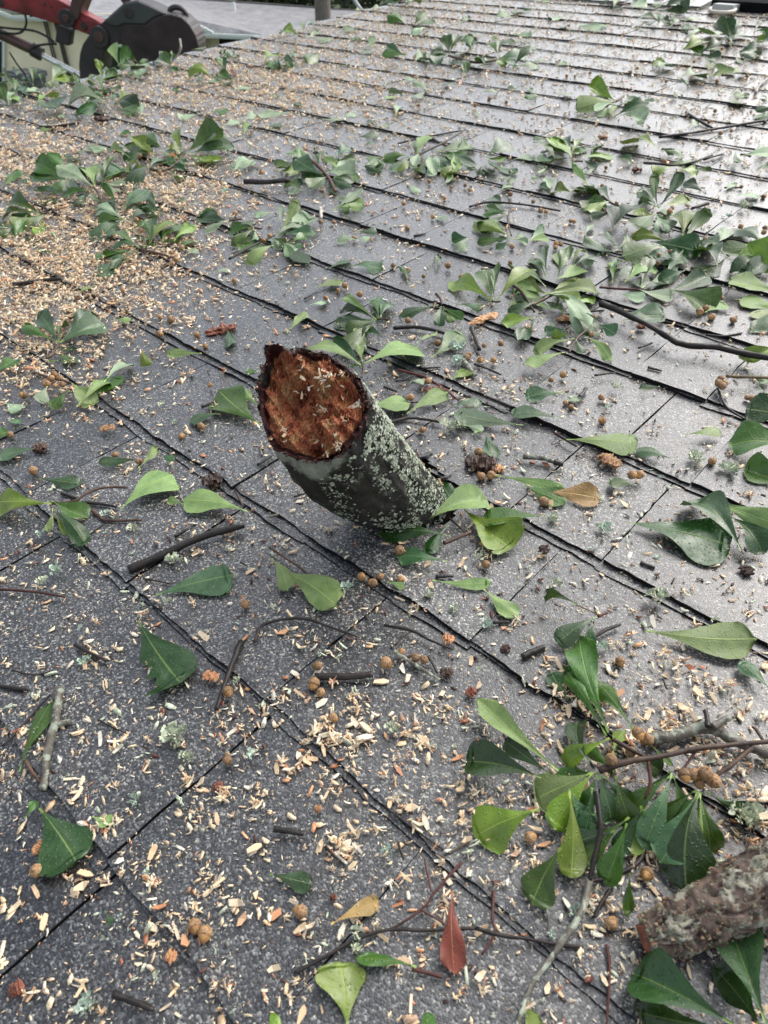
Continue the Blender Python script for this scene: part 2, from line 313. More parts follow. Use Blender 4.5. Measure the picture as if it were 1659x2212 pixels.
# far slope, end wall and gable so the roof closes over the house
mb = MB(); a = Wp((U0 * E, V1 * E, -.006)); b_ = Wp((U1 * E, V1 * E, -.006)); mb.add([a, b_, b_ + Vector((0, 3.1, -.25)), a + Vector((0, 3.1, -.25))], [(0, 1, 2, 3)]); obj('far_slope', mb.v, mb.f, M_SH, roof)
hw = obj('brick_wall', *(lambda m: (m.v, m.f))((lambda m: (m.box((-.5, 1.3, 2.4), (1.8, 0, 0), (0, 1.8, 0), (0, 0, 2.55)), m)[1])(MB())), simple('house_wall_below', (.25, .13, .09), .8)); tag(hw, 'brick house wall hidden under the shingle roof', 'wall', kind='structure')
# ridge vent
M_VENT = simple('black_ridge_vent', (.010, .010, .011), .9, .08, 0, .4, 30, .5, 60)
mb = MB()
for s in np.arange(-8.1, U1, .06): mb.box(Wp((s * E, (20.62) * E, .006)), (.0032, 0, 0), W3 @ Vector((0, .011, 0)), W3 @ Vector((0, 0, .013)))
mb.prism([Wp((-8.2 * E, 20.55 * E, .026)), Wp((-8.2 * E, 21.6 * E, .036)), Wp((-8.2 * E, 21.6 * E, .018)), Wp((-8.2 * E, 20.55 * E, .004))], (((U1 + 8.2) * E), 0, 0))
obj('ridge_vent', mb.v, mb.f, M_VENT, roof)
rc = []
mb = MB(); u = U0
while u < -8.4:
    mb.prism([Wp((u * E, 20.4 * E, .006)), Wp((u * E, 21.4 * E, .016)), Wp((u * E, 21.4 * E, .002)), Wp((u * E, 20.4 * E, .001))], W3 @ Vector((E * 1.02, 0, .003))); u += 1.0
obj('ridge_cap', mb.v, mb.f, M_SH, roof)
# torn shingle flaps round the hole
for (x, y, sx, sy, tilt) in ((1330, 925, .011, .007, .6), (1470, 1085, .013, .006, .8), (1230, 900, .008, .006, .9)):
    c = onroof(px('S', x, y), .004); mb = MB(); ax = Vector((.8, -.5, tilt)).normalized(); ay = Vector((.5, .8, .2)).normalized()
    pl = [c - ax * sx - ay * sy, c + ax * sx * .4 - ay * sy * .8, c + ax * sx - ay * sy * .1, c + ax * sx * .6 + ay * sy, c - ax * sx * .7 + ay * sy * .9]
    mb.prism([Wp(q) for q in pl], (0, 0, .0035)); obj('torn_shingle', mb.v, mb.f, M_SH, roof)
# ------------------------------------------------------------------ neighbour's house
def c3(x, y, D): return atD(px('C', x, y), D)
house = empty('neighbour_house', Vector((atD((300, 60), 32).x, atD((300, 60), 32).y, 0))); tag(house, 'pale yellow sided house with grey shingle roof and white fascia beyond the roof edge', 'house')
M_SID = simple('yellow_lap_siding', (.93, .87, .62), .55, .3, 0, .06, 2); M_TRIM = simple('white_trim', (.72, .78, .76), .45, .4, 0, .05, 3)
def house_roof_mat():
    m, n, b = newmat('grey_far_shingles'); tc = N(n, 'ShaderNodeTexCoord'); mp = N(n, 'ShaderNodeMapping'); mp.inputs['Scale'].default_value = (1, 1, 1); n.links.new(tc.outputs['Object'], mp.inputs[0])
    br = n.nodes.new('ShaderNodeTexNoise'); br.inputs['Scale'].default_value = 2.2; br.inputs['Detail'].default_value = 8; n.links.new(mp.outputs[0], br.inputs['Vector'])
    r = ramp(n, br.outputs[0], [(.3, (.2, .2, .21)), (.7, (.33, .33, .34))])
    v = N(n, 'ShaderNodeTexVoronoi', Scale=9.0); n.links.new(mp.outputs[0], v.inputs['Vector']); s = N(n, 'ShaderNodeSeparateColor'); n.links.new(v.outputs['Color'], s.inputs[0]); r2 = ramp(n, s.outputs[0], [(0, (.8, .8, .8)), (1, (1.15, 1.15, 1.15))])
    n.links.new(mix(n, 1.0, r.outputs[0], r2.outputs[0], 'MULTIPLY'), b.inputs['Base Color']); b.inputs['Roughness'].default_value = .5; return m
M_HR = house_roof_mat()
D0 = 32.0
def wall_strip(name, xl, xr, ytop_l, ytop_r, D, ybot=700):
    """lap siding between two picture columns, boards 0.19 m"""
    a = c3(xl, ytop_l, D); b = c3(xr, ytop_r, D); m = MB(); z = min(a.z, b.z); zt = max(a.z, b.z); h = .085
    zz = 0.0
    while zz < zt:
        z1 = min(zz + h, zt)
        m.prism([Vector((a.x, a.y, zz)) - FW * .03, Vector((a.x, a.y, zz)) + FW * .02, Vector((a.x, a.y, z1)) + FW * .02, Vector((a.x, a.y, z1)) - FW * .012], Vector((b.x, b.y, 0)) - Vector((a.x, a.y, 0))); zz += h
    return obj(name, m.v, m.f, M_SID, house)
wall_strip('front_wall', -260, 1000, 98, 98, D0); wall_strip('front_wall', 1000, 1372, 150, 150, D0); wall_strip('front_wall', 1372, 1460, 236, 236, D0)
wall_strip('side_wall', 1478, 1585, 262, 262, D0 + .6)
def slabq(name, pts, mat, th=.12):
    m = MB(); m.prism(pts, (0, 0, -th)); return obj(name, m.v, m.f, mat, house)
# roof sheets
slabq('roof', [c3(-260, -60, D0 - .6), c3(60, 60, D0 - .6), c3(740, 120, D0 - .5), c3(1375, 135, D0 - .5), c3(1545, 232, D0 - .5), c3(1900, 250, D0), c3(2900, 300, D0 + 1), c3(3150, 110, D0 + 7), c3(2400, 66, D0 + 7), c3(2190, 48, D0 + 7), c3(1300, -12, D0 + 7), c3(400, -80, D0 + 7), c3(-260, -130, D0 + 7)], M_HR)
mb = MB(); rp = [(-260, -134), (400, -84), (1300, -16), (2190, 44), (2400, 62), (3150, 106)]
for (xa, ya), (xb, yb) in zip(rp[:-1], rp[1:]): a = c3(xa, ya, D0 + 6.9); b_ = c3(xb, yb, D0 + 6.9); mb.prism([a, b_, b_ - Vector((0, 0, .1)), a - Vector((0, 0, .1))], FW * .3)
obj('ridge_cap', mb.v, mb.f, simple('dark_ridge_cap', (.07, .07, .075), .6), house)
for (xa, ya) in ((1700, 62), (620, 8)):
    a = c3(xa, ya, D0 + 5); vs, fs = tube_geo([a - Vector((0, 0, .3)), a, a + Vector((0, 0, .22))], [.07] * 3, 10); obj('vent_pipe', vs, fs, M_TRIM, house)
mb = MB()
for (x0_, y0_, x1_, y1_, yo) in ((-260, -25, 72, 110, 0), (72, 112, 1372, 142, 0), (1372, 142, 1545, 232, 0), (1470, 240, 2900, 300, 0)):
    a = c3(x0_, y0_, D0 - .75); b_ = c3(x1_, y1_, D0 - .75); mb.prism([a, b_, b_ - Vector((0, 0, .09)), a - Vector((0, 0, .09))], FW * .12)
    mb.prism([a + Vector((0, 0, -.1)) + FW * .04, b_ + Vector((0, 0, -.1)) + FW * .04, b_ - Vector((0, 0, .15)) + FW * .04, a - Vector((0, 0, .15)) + FW * .04], FW * .22)
obj('fascia', mb.v, mb.f, M_TRIM, house)
mb = MB()
for xa, xb, yt in ((1445, 1478, 240), (2360, 2390, 280)):
    a = c3(xa, yt, D0 - .1); b_ = c3(xb, yt, D0 - .1); mb.prism([a, b_, Vector((b_.x, b_.y, 0)), Vector((a.x, a.y, 0))], FW * .15)
obj('corner_post', mb.v, mb.f, M_TRIM, house)
mb = MB(); a = c3(1585, 262, D0 + 1.4); b_ = c3(2900, 300, D0 + 1.4); mb.prism([a, b_, Vector((b_.x, b_.y, 0)), Vector((a.x, a.y, 0))], FW * .1); obj('carport_shade_panel', mb.v, mb.f, simple('painted_carport_shade', (.05, .035, .03), .8), house)  # solid dark panel, its colour stands in for shade inside the open carport
# window on the far left and the one seen below the bucket
for (xa, ya, xb, yb) in ((-90, 300, 18, 640), (790, 340, 930, 520)):
    m = MB(); p = [c3(xa, ya, D0 - .12), c3(xb, ya, D0 - .12), c3(xb, yb, D0 - .12), c3(xa, yb, D0 - .12)]
    win = obj('window', *(lambda q: (q.v, q.f))((lambda q: (q.prism(p, FW * .06), q)[1])(m)), simple('dark_window_glass', (.03, .035, .035), .08, .6), house)
    m = MB(); t = .09
    cxr = RT * t; cz = Vector((0, 0, t))
    for (p0, p1, o_) in ((p[0], p[1], cz), (p[3], p[2], -cz)): m.prism([p0 - cxr - FW * .03, p1 + cxr - FW * .03, p1 + cxr + o_ - FW * .03, p0 - cxr + o_ - FW * .03], FW * .09)
    for (p0, p1, o_) in ((p[0], p[3], -cxr), (p[1], p[2], cxr)): m.prism([p0 - FW * .033, p0 + o_ - FW * .033, p1 + o_ - FW * .033, p1 - FW * .033], FW * .09)
    fr = bpy.data.objects.new('window_frame', mesh('window_frame', [v - Vector(house['_o']) for v in m.v], m.f, M_TRIM)); COL.objects.link(fr); fr.parent = win; fr.location = (0, 0, 0)
M_DK = simple('dark_conduit', (.07, .06, .05), .5)
for x in (305, 322, 385, 402):
    a = c3(x, 100, D0 - .15); b_ = c3(x + 38, 640, D0 - .15); b_ = Vector((a.x, a.y, .1)); vs, fs = tube_geo([a, (a + b_) / 2, b_], [.035 if x < 380 else .05] * 3, 6); obj('conduit', vs, fs, M_DK, house)
# grey bin
M_BIN = simple('grey_plastic', (.10, .11, .12), .5)
p = atD(px('C', 194, 525), 30.5); bn = empty('grey_bin', (p.x, p.y, 0)); tag(bn, 'dark grey rubbish bin standing by the yellow house', 'bin')
mb = MB(); n_ = 16; hh = p.z
for (r0, r1, z0, z1) in ((.42, .62, 0, hh - .12), (.7, .7, hh - .12, hh)):
    vs = [Vector((p.x + r * math.cos(a * 2 * math.pi / n_), p.y + r * math.sin(a * 2 * math.pi / n_), z)) for r, z in ((r0, z0), (r1, z1)) for a in range(n_)]
    mb.add(vs, [tuple(range(n_ - 1, -1, -1)), tuple(range(n_, 2 * n_))] + [(i, (i + 1) % n_, (i + 1) % n_ + n_, i + n_) for i in range(n_)])
obj('bin_body', mb.v, mb.f, M_BIN, bn)
mb = MB(); mb.box((p.x, p.y, hh + .03), (.5, 0, 0), (0, .5, 0), (0, 0, .03)); obj('lid', mb.v, mb.f, M_BIN, bn)
# utility pole and guy wire
M_POLE = bark_mat('weathered_pole', (.16, .14, .12), (.3, .27, .24), 0, 12, rough=.8)
a = atD((697, 20), 22); pole = empty('utility_pole', (a.x, a.y, 0)); tag(pole, 'weathered grey wooden utility pole rising beyond the roof edge', 'pole')
vs, fs = tube_geo([(a.x, a.y, 0), (a.x, a.y, 4), (a.x, a.y, 9)], [.22, .2, .17], 14); obj('pole_shaft', vs, fs, M_POLE, pole)
mb = MB(); mb.box((a.x, a.y, 8.4), RT * 1.1, FW * .06, (0, 0, .07)); obj('crossarm', mb.v, mb.f, M_POLE, pole)
a = atD((765, 0), 21); b_ = atD((780, 22), 21); dd = (b_ - a); vs, fs = tube_geo([a - dd * 2.0, a, b_, a + dd * (a.z / -dd.z) * .98], [.045] * 4, 8)
g_ = obj('guy_wire_guard', vs, fs, simple('grey_guard', (.42, .45, .46), .5)); tag(g_, 'slender grey guard on the guy wire right of the pole', 'guy wire')
# trees behind the house
M_LV = [rand_mat('far_foliage_dark', [(0, (.03, .05, .025)), (1, (.07, .1, .045))], .7, 0, 5), rand_mat('far_foliage_olive', [(0, (.1, .13, .05)), (1, (.2, .22, .09))], .7, 0, 5)]  # greens lightened so the leaf colour carries the distance haze
M_TR = bark_mat('tree_bark', (.05, .04, .03), (.1, .08, .06), 0, 8)
def tree(x, D, h, r, mi, label):
    a = atD((x, 20), D); t = empty('broadleaf_tree', (a.x, a.y, 0)); tag(t, label, 'tree', 'trees behind the yellow house')
    vs, fs = tube_geo([(a.x, a.y, 0), (a.x + .1, a.y, h * .4), (a.x - .1, a.y, h * .8)], [.2, .14, .05], 8, .2); obj('trunk', vs, fs, M_TR, t)
    V = []; Fs = []
    cl = [(Vector((random.gauss(0, .5), random.gauss(0, .5), random.gauss(0, .42))) * r, random.uniform(.25, .5) * r) for _ in range(22)]
    for _ in range(4500):
        c, cr = random.choice(cl); q = Vector((random.gauss(0, 1), random.gauss(0, 1), random.gauss(0, 1))).normalized() * cr * random.uniform(.6, 1) + c
        q += Vector((a.x, a.y, h * .5)); n = Vector((random.gauss(0, 1), random.gauss(0, 1), random.gauss(.6, 1))).normalized(); s = n.orthogonal().normalized() * random.uniform(.1, .22); u_ = n.cross(s)
        b = len(V); V += [q - s - u_ * .4, q + s * .2 - u_ * .7, q + s + u_ * .3, q - s * .1 + u_ * .8]; Fs.append((b, b + 1, b + 2, b + 3))
    obj('crown', V, Fs, M_LV[mi], t)
tree(470, 47, 9, 3.4, 1, 'olive green tree behind the grey roof beside the bucket'); tree(585, 49, 9, 3.5, 1, 'light olive tree behind the roof ridge, left of the pole'); tree(655, 48, 10, 3.6, 0, 'dark tree directly behind the utility pole')
tree(740, 46, 10, 3.8, 0, 'dark dense tree right of the utility pole'); tree(860, 50, 10, 4.2, 0, 'dark tree behind the guy wire guard, far right of the row')
tree(350, 50, 9, 3.6, 1, 'olive tree above the excavator bucket'); tree(530, 54, 11, 4.2, 0, 'tall dark tree at the back between two olive trees')
# ------------------------------------------------------------------ excavator
DX = 10.0
M_RED = simple('worn_red_paint', (.20, .022, .026), .42, .5, 0, .6, 5.5, .2, 40); M_STEEL = simple('dark_bucket_steel', (.030, .026, .028), .5, .5, 0, .35, 5, .2, 20)
M_GREEN = simple('grey_green_bucket_plate', (.045, .052, .052), .45, .5, 0, .25, 5); M_RUST = simple('rusty_brown_cylinder', (.075, .04, .035), .45, .5, 0, .35, 6); M_CHR = simple('chrome_rod', (.78, .8, .8), .18, .5, .6, .05, 4)
M_HOSE = simple('black_rubber_hose', (.012, .012, .012), .45, .4)
cx_ = c3(300, 200, DX); exc = empty('excavator', (cx_.x, cx_.y, 0)); tag(exc, 'red excavator arm with dark steel bucket reaching in beyond the roof edge', 'excavator')
def plate(name, poly, th, mat, D=DX, parent=exc, bev=.012):
    m = MB(); m.prism([c3(x, y, D - th / 2) for x, y in poly], FW * th); o = obj(name, m.v, m.f, mat, parent)
    if bev: b = o.modifiers.new('b', 'BEVEL'); b.width = bev; b.segments = 2; b.limit_method = 'ANGLE'
    return o
def disc(name, x, y, r, th, mat, D=DX, parent=exc):
    c = c3(x, y, D); rr = (c3(x + r, y, D) - c).length; m = MB(); m.prism([c + RT * rr * math.cos(a * math.pi / 14) + Vector((0, 0, rr * math.sin(a * math.pi / 14))) - FW * th / 2 for a in range(28)], FW * th)
    o = obj(name, m.v, m.f, mat, parent); b = o.modifiers.new('b', 'BEVEL'); b.width = .006; b.segments = 2; b.limit_method = 'ANGLE'; return o
plate('stick', [(-500, -230), (-500, -110), (0, 58), (300, 140), (520, 205), (640, 252), (760, 262), (800, 215), (735, 165), (430, 0), (150, -110)], .22, M_RED)
plate('stick_cover', [(620, 175), (560, 120), (735, 166), (790, 215), (740, 262), (650, 250)], .235, M_RED)
plate('link', [(525, -40), (630, -40), (590, 70), (560, 150), (480, 150), (500, 70)], .3, M_RUST)
disc('pivot', 515, 122, 56, .34, M_STEEL); disc('pivot_pin', 515, 122, 24, .38, M_RUST); disc('pin', 635, 180, 24, .25, M_STEEL); disc('pin', 30, 12, 22, .25, M_STEEL)
for bx_, by_ in ((350, 20), (395, 40), (180, -20), (690, 205), (560, 205), (250, 110)): disc('bolt', bx_, by_, 7, .245, M_STEEL)
plate('cylinder_mount', [(412, 188), (515, 225), (500, 335), (398, 305)], .16, M_STEEL)
plate('bucket_link', [(850, -30), (930, -30), (960, 20), (900, 40)], .16, M_RUST)
bucket = plate('bucket', [(740, 165), (800, 110), (900, 20), (1000, 2), (1090, 40), (1210, 100), (1290, 110), (1350, 145), (1400, 210), (1436, 290), (1447, 380), (1440, 450), (1150, 500), (990, 480), (940, 420), (880, 320), (790, 335), (755, 380), (742, 450), (735, 520), (690, 560), (578, 575), (571, 470), (578, 390), (600, 320), (650, 250), (700, 190)], .42, M_STEEL)
plate('side_plate', [(868, 205), (900, 182), (1000, 178), (1060, 188), (1110, 140), (1180, 108), (1240, 104), (1320, 128), (1375, 180), (1420, 255), (1440, 330), (1444, 400), (1430, 440), (1150, 480), (985, 470), (930, 400), (885, 300)], .47, simple('brown_black_bucket_side', (.034, .024, .025), .55, .4, 0, .45, 6, .2, 14))
plate('top_plate', [(760, 160), (810, 112), (905, 26), (1000, 10), (1085, 45), (1195, 98), (1110, 130), (1050, 176), (900, 172), (850, 195), (800, 185)], .455, M_GREEN)
disc('bucket_pin', 765, 250, 66, .5, M_STEEL); disc('pin_boss', 765, 250, 34, .54, M_RUST); disc('pin', 975, 78, 34, .48, M_STEEL)
vs, fs = tube_geo([c3(x, y, DX) for x, y in [(1232, 100), (1238, 68), (1275, 52), (1320, 66), (1348, 100), (1352, 145)]], [.03] * 6, 8); obj('lifting_ring', vs, fs, M_STEEL, exc)
def etube(name, pts, rp, mat, D=DX):
    sc_ = (c3(100, 0, D) - c3(0, 0, D)).length / 100
    vs, fs = tube_geo([c3(x, y, D) for x, y in pts], [r * sc_ for r in rp], 14); return obj(name, vs, fs, mat, exc)
etube('cylinder_barrel', [(-300, 110), (0, 245), (130, 308), (285, 380)], [40, 38, 38, 38], M_RUST, DX - .05); etube('cylinder_gland', [(235, 355), (305, 398)], [52, 48], M_STEEL, DX - .05); etube('piston_rod', [(300, 398), (440, 472), (590, 550)], [20, 20, 20], M_CHR, DX - .05)
for pts in ([(-60, 190), (60, 205), (150, 212), (250, 225), (330, 260), (395, 305)], [(180, 100), (192, 160), (170, 220), (110, 245), (-20, 230)], [(215, 365), (260, 335), (330, 322), (410, 318)]): etube('hose', pts, [8] * len(pts), M_HOSE, DX - .12)
# ------------------------------------------------------------------ landmarks for the labels (full picture coordinates)
LAND = [('the broken branch stub', 740, 930), ('the excavator bucket', 330, 110), ('the tan dried leaf', 1240, 1075), ('the long black stick', 400, 1185), ('the insect-chewed dark leaf', 375, 1425), ('the acorn-laden branch', 1290, 1640),
        ('the rusty red leaf', 985, 1985), ('the lichen-coated twig', 112, 1650), ('the mossy rotten log', 1560, 1930), ('the black ridge vent', 1600, 30), ('the long bare twig', 1450, 725), ('the deep sawdust drift', 130, 590),
        ('the yellow-spotted sprig', 385, 320), ('the cut knobbly stick', 490, 1460), ('the utility pole', 700, 50), ('the red bark splinter', 480, 712)]
ORD = ['nearest', 'second nearest', 'third nearest', 'fourth nearest', 'fifth nearest', 'sixth nearest', 'seventh nearest', 'eighth nearest', 'ninth nearest', 'tenth nearest', 'eleventh nearest', 'twelfth nearest']
ORD += [f'{w}th nearest' for w in 'thirteen fourteen fifteen sixteen seventeen eighteen nineteen'.split()] + ['twentieth nearest']
PEND = []
def pend(o, look, d, cat, group, skip=None): PEND.append((o, look, d, cat, group, skip))
def settle():
    by = {}
    for o, look, d, cat, group, skip in PEND:
        L_ = min((l for l in LAND if l[0] != skip), key=lambda l: (l[1] - d[0]) ** 2 + (l[2] - d[1]) ** 2); dx, dy = d[0] - L_[1], d[1] - L_[2]
        a = math.degrees(math.atan2(-dy, dx)) % 360; w_ = ['right of', 'above right of', 'above', 'above left of', 'left of', 'below left of', 'below', 'below right of'][int((a + 22.5) // 45) % 8]
        by.setdefault((look, w_, L_[0]), []).append((dx * dx + dy * dy, o, cat, group))
    for (look, w_, l), v in by.items():
        v.sort(key=lambda q: q[0])
        for i, (_, o, cat, group) in enumerate(v):
            tag(o, f'{look} {w_} {l}' if len(v) == 1 else f'{look}, {ORD[min(i, len(ORD) - 1)]} {w_} {l}', cat, group)
# ------------------------------------------------------------------ leaves
LOOK = {'d': 'dark glossy green oak leaf', 'g': 'mid green oak leaf', 'y': 'bright green oak leaf', 't': 'dull bluish green oak leaf', 'l': 'pale underside-up oak leaf', 'p': 'grey-green underside-up oak leaf', 'b': 'tan dried oak leaf', 'r': 'rusty red oak leaf', 'o': 'yellow-orange oak leaf'}
def leaf_geo(B, Tp, wr, c, hb, seed, lobes=None, chew=False):
    """points of one spatulate leaf between roof-frame points, wr = width over length as the picture shows it"""
    rs = random.Random(seed); ax = Tp - B; L = ax.length; ax.normalize()
    mid = (B + Tp) / 2; tc = (CAMP - mid).normalized(); lift = min(1, abs(ax.z) * 1.4); n0 = Vector((0, 0, 1)) * (1 - lift * .8) + tc * (.25 + lift)
    n0 = (n0 - ax * n0.dot(ax)).normalized(); n0 = Matrix.Rotation(rs.uniform(-.35, .35), 3, ax) @ n0; s = ax.cross(n0)
    p0 = Vector(proj(mid)); p1 = Vector(proj(mid + s * .005)); pa = (Vector(proj(Tp)) - Vector(proj(B))); Lp = max(pa.length, 1); pa.normalize(); perp = abs((p1 - p0).x * -pa.y + (p1 - p0).y * pa.x) / .005
    Wd = (1.34 if mid.y > .75 else 1.22) * wr * Lp / max(perp, 1); Wd = max(.17 * L, min(.68 * L, Wd)) if wr < .6 else max(.3 * L, min(.9 * L, Wd))
    TS = [0, .04, .08, .16, .25, .34, .43, .52, .6, .67, .73, .79, .84, .88, .915, .945, .968, .986, 1]; nl, ns_ = 18, 8; lobe = rs.random() < .5 if lobes is None else lobes; bow = rs.uniform(.03, .16) * (1 if rs.random() < .75 else -.6); fold = rs.uniform(-.4, .6); curl = rs.uniform(-.35, .4); asy = rs.uniform(-.14, .14); tw_ = rs.uniform(-.5, .5); lp_ = rs.uniform(.10, .26); side = rs.uniform(-.06, .06); wav = rs.uniform(.01, .07)
    if hb < .006: bow = abs(bow) * .7; fold = abs(fold) * -.3; curl = abs(curl) * .5
    V = []; UV = []
    for i in range(nl + 1):
        t = TS[i]; tt = max(0, (t - .07) / .93); prof = 1
        prof = float(np.interp(t, PT, PV))
        if lobe: prof *= 1 - lp_ * math.exp(-((t - .84) / .035) ** 2)
        prof *= 1 + .07 * noise.noise(Vector((t * 7, seed, 0)))
        hw = Wd / 2 * prof
        if t < .07: hw = .0008
        for j in range(ns_ + 1):
            q = -1 + 2 * j / ns_; h2 = hw * (1 + asy * (1 if q > 0 else -1) + .05 * noise.noise(Vector((t * 9, seed + 5, 2 if q > 0 else -2))))
            if chew and q > .3 and .45 < t < .85: h2 = hw * (.62 + .2 * math.sin(t * 40))
            tipx = (.0 if not lobe else -.05 * (1 - abs(q) ** 2) * (1 if t > .9 else 0))
            x = t * L + (q * q * -.05 * L * tt if t > .85 else 0) + tipx * L; y = q * h2 + side * L * math.sin(math.pi * t)
            z = bow * L * math.sin(math.pi * t) + fold * abs(q) * hw + curl * L * max(0, t - .5) ** 2 * 1.5 + tw_ * q * hw * tt * tt + wav * L * tt * math.sin(t * 9 + q * 2.5 + seed % 7) * abs(q)
            P = B + ax * x + s * y + n0 * z
            if P.z < .0016: P.z = .0016 + .0006 * tt
            V.append(P); UV.append((t, (q + 1) / 2))
    Fc = []
    flip = c in 'lp'
    for i in range(nl):
        for j in range(ns_):
            a = i * (ns_ + 1) + j; f = (a, a + 1, a + ns_ + 2, a + ns_ + 1); Fc.append(f[::-1] if flip else f)
    return V, Fc, UV
nleaf = 0
PT = [0, .07, .12, .2, .3, .4, .5, .6, .68, .75, .82, .88, .93, .965, .985, 1]; PV = [.02, .03, .07, .14, .26, .43, .63, .83, .95, 1, .99, .93, .80, .60, .40, .12]
def leaf_pts(t, bx, by, tx, ty, hb, Lmax, ht=.002):
    B = onroof(px(t, bx, by), hb); dt = px(t, tx, ty); Tp = onroof(dt, ht)
    if (Tp - B).length > max(Lmax, .098):
        r = rayl(dt).normalized(); o_ = CAMP - B; b = o_.dot(r); c = o_.dot(o_) - Lmax ** 2; disc_ = b * b - c
        if disc_ <= 0: Lmax = min(.125, (B - CAMP - r * (-b)).length * 1.02); c = o_.dot(o_) - Lmax ** 2; disc_ = b * b - c
        sq = math.sqrt(max(disc_, 0)); Tp = CAMP + r * (-b + sq)
        if Tp.z < .002: Tp = CAMP + r * (-b - sq)
        if Tp.z < .002: Tp = onroof(dt, ht)
        if Tp.z > .09 or Tp.z < .002 or (Tp - B).length > .13: q_ = (onroof(dt, ht) - B); q_.z = 0; Tp = B + q_.normalized() * Lmax; Tp.z = .003
    return B, Tp
LMASK = []
def add_leaf(t, spec, parent=None, hb=None, Lmax=.078):
    global nleaf
    q = spec.split(','); bx, by, tx, ty, wr = map(float, q[:5]); c = q[5][0]; fl = q[5][1:]
    if hb is None: hb = .0035 if parent is None else .010
    if 'U' in fl: hb += .012
    B, Tp = leaf_pts(t, bx, by, tx, ty, hb, Lmax); nleaf += 1
    V, Fc, UV = leaf_geo(B, Tp, wr, c, hb, nleaf * 13 + 5, None if 'L' not in fl else True, 'X' in fl)
    V = [Wp(v) for v in V]; o = obj('leaf' if parent is not None else 'oak_leaf', V, Fc, LM[c], parent, True, UV, None if parent is not None else Wp(B))
    if parent is None: 
        d = px(t, (bx + tx) / 2, (by + ty) / 2); L = (Tp - B).length; look = LOOK[c]
        if L < .032: look = 'small ' + look
        pend(o, look, d, 'leaf', 'loose oak leaves', FIX.get((t, int(bx), int(by))))
    return o
FIX = {('6', 690, 810): 'the tan dried leaf', ('7', 600, 490): 'the insect-chewed dark leaf', ('B', 295, 560): 'the rusty red leaf'}
# twigs -----------------------------------------------------------------
def rm(t, x, y, r, n=0.0): s = TILE[t][2] if t != 'D' else 1.8228; P = onroof(px(t, x, y), n); return r * s / 1.8228 / F * depth(P)
def twig(t, pts, r, m, parent=None, h=0.0, look=None, seed=None, rough=.35, name=None, r1=None):
    seed = seed if seed is not None else random.random() * 50; P = []; RR = []
    for i, p in enumerate(pts):
        f = i / (len(pts) - 1); rr = rm(t, p[0], p[1], (r if r1 is None else r + (r1 - r) * f)) * random.uniform(.9, 1.12) * (1 - .25 * f if r1 is None else 1); n = (p[2] if len(p) > 2 else h) + rr * .9 + .001
        P.append(onroof(px(t, p[0], p[1]), n)); RR.append(rr)
    vs, fs = tube_geo([Wp(p) for p in P], RR, 9 if r > 9 else 7, rough, True, seed, 5)
    o = obj(name or ('twig' if parent is None else 'twig'), vs, fs, M_TW[m], parent, True, None, None if parent is not None else Wp(P[0]))
    if parent is None:
        c = pts[len(pts) // 2]; d = px(t, c[0], c[1]); Lp = (P[-1] - P[0]).length
        lk = {'k': 'wet black', 'b': 'brown', 'r': 'reddish', 'l': 'lichen-spotted', 'o': 'olive', 'w': 'pale'}[m] + (' stubby twig' if Lp < .03 else ' slender twig' if r < 7 else ' thick twig')
        pend(o, lk if look is None else look, d, 'twig', 'fallen twigs')
    return o
# acorns ----------------------------------------------------------------
def lathe(prof, n=14, wob=0.0):
    V = []; Fc = []
    for i, (r, z) in enumerate(prof):
        for k in range(n):
            a = 2 * math.pi * k / n; V.append(Vector((r * math.cos(a), r * math.sin(a), z)))
    for i in range(len(prof) - 1):
        for k in range(n): Fc.append((i * n + k, i * n + (k + 1) % n, (i + 1) * n + (k + 1) % n, (i + 1) * n + k))
    return V, Fc
_nv, _nf = lathe([(.0001, .0062), (.0009, .006), (.0022, .0050), (.0038, .0034), (.0047, .001), (.0048, -.0015), (.004, -.003)], 12)
_cv, _cf = lathe([(.0036, .0016), (.0050, .0013), (.0055, .0002), (.0054, -.0022), (.0044, -.0042), (.0026, -.0054), (.0011, -.0057), (.0010, -.0068), (.0002, -.0070)], 16)
for i, v in enumerate(_cv):
    k = i // 16
    if 0 < k < 7: v *= 1 + .035 * math.sin(i % 16 * math.pi + k * math.pi)
ME_NUT = mesh('nut', _nv, _nf, M_NUT, True); ME_CAP = mesh('acorn_cap', _cv, _cf, M_CAP, True)
def acorn(t, x, y, parent=None, s=1.0, h=None):
    sz = random.uniform(.55, .86) * s; P = Wp(onroof(px(t, x, y), (.0052 * sz) if h is None else h))
    q = Vector((random.gauss(0, 1), random.gauss(0, 1), random.gauss(-.25, .45))).normalized(); rot = q.to_track_quat('Z', 'Y').to_euler()
    if parent is None:
        o = empty('acorn', P); o.rotation_euler = rot; o.scale = (sz,) * 3
        a = bpy.data.objects.new('nut', ME_NUT); a.parent = o; COL.objects.link(a); b = bpy.data.objects.new('acorn_cap', ME_CAP); b.parent = o; COL.objects.link(b)
        pend(o, 'small brown acorn in its scaly cap', px(t, x, y), 'acorn', 'acorns lying on the shingles')
    else:
        a = bpy.data.objects.new('acorn', ME_NUT); a.parent = parent; COL.objects.link(a); a.location = P - Vector(parent['_o']); a.rotation_euler = rot; a.scale = (sz,) * 3
        b = bpy.data.objects.new('acorn_cap', ME_CAP); b.parent = a; COL.objects.link(b)
def leaves(t, s, parent=None, **k):
    for q in s.replace('\n', ';').split(';'):
        if q.strip(): add_leaf(t, q.strip(), parent, **k)
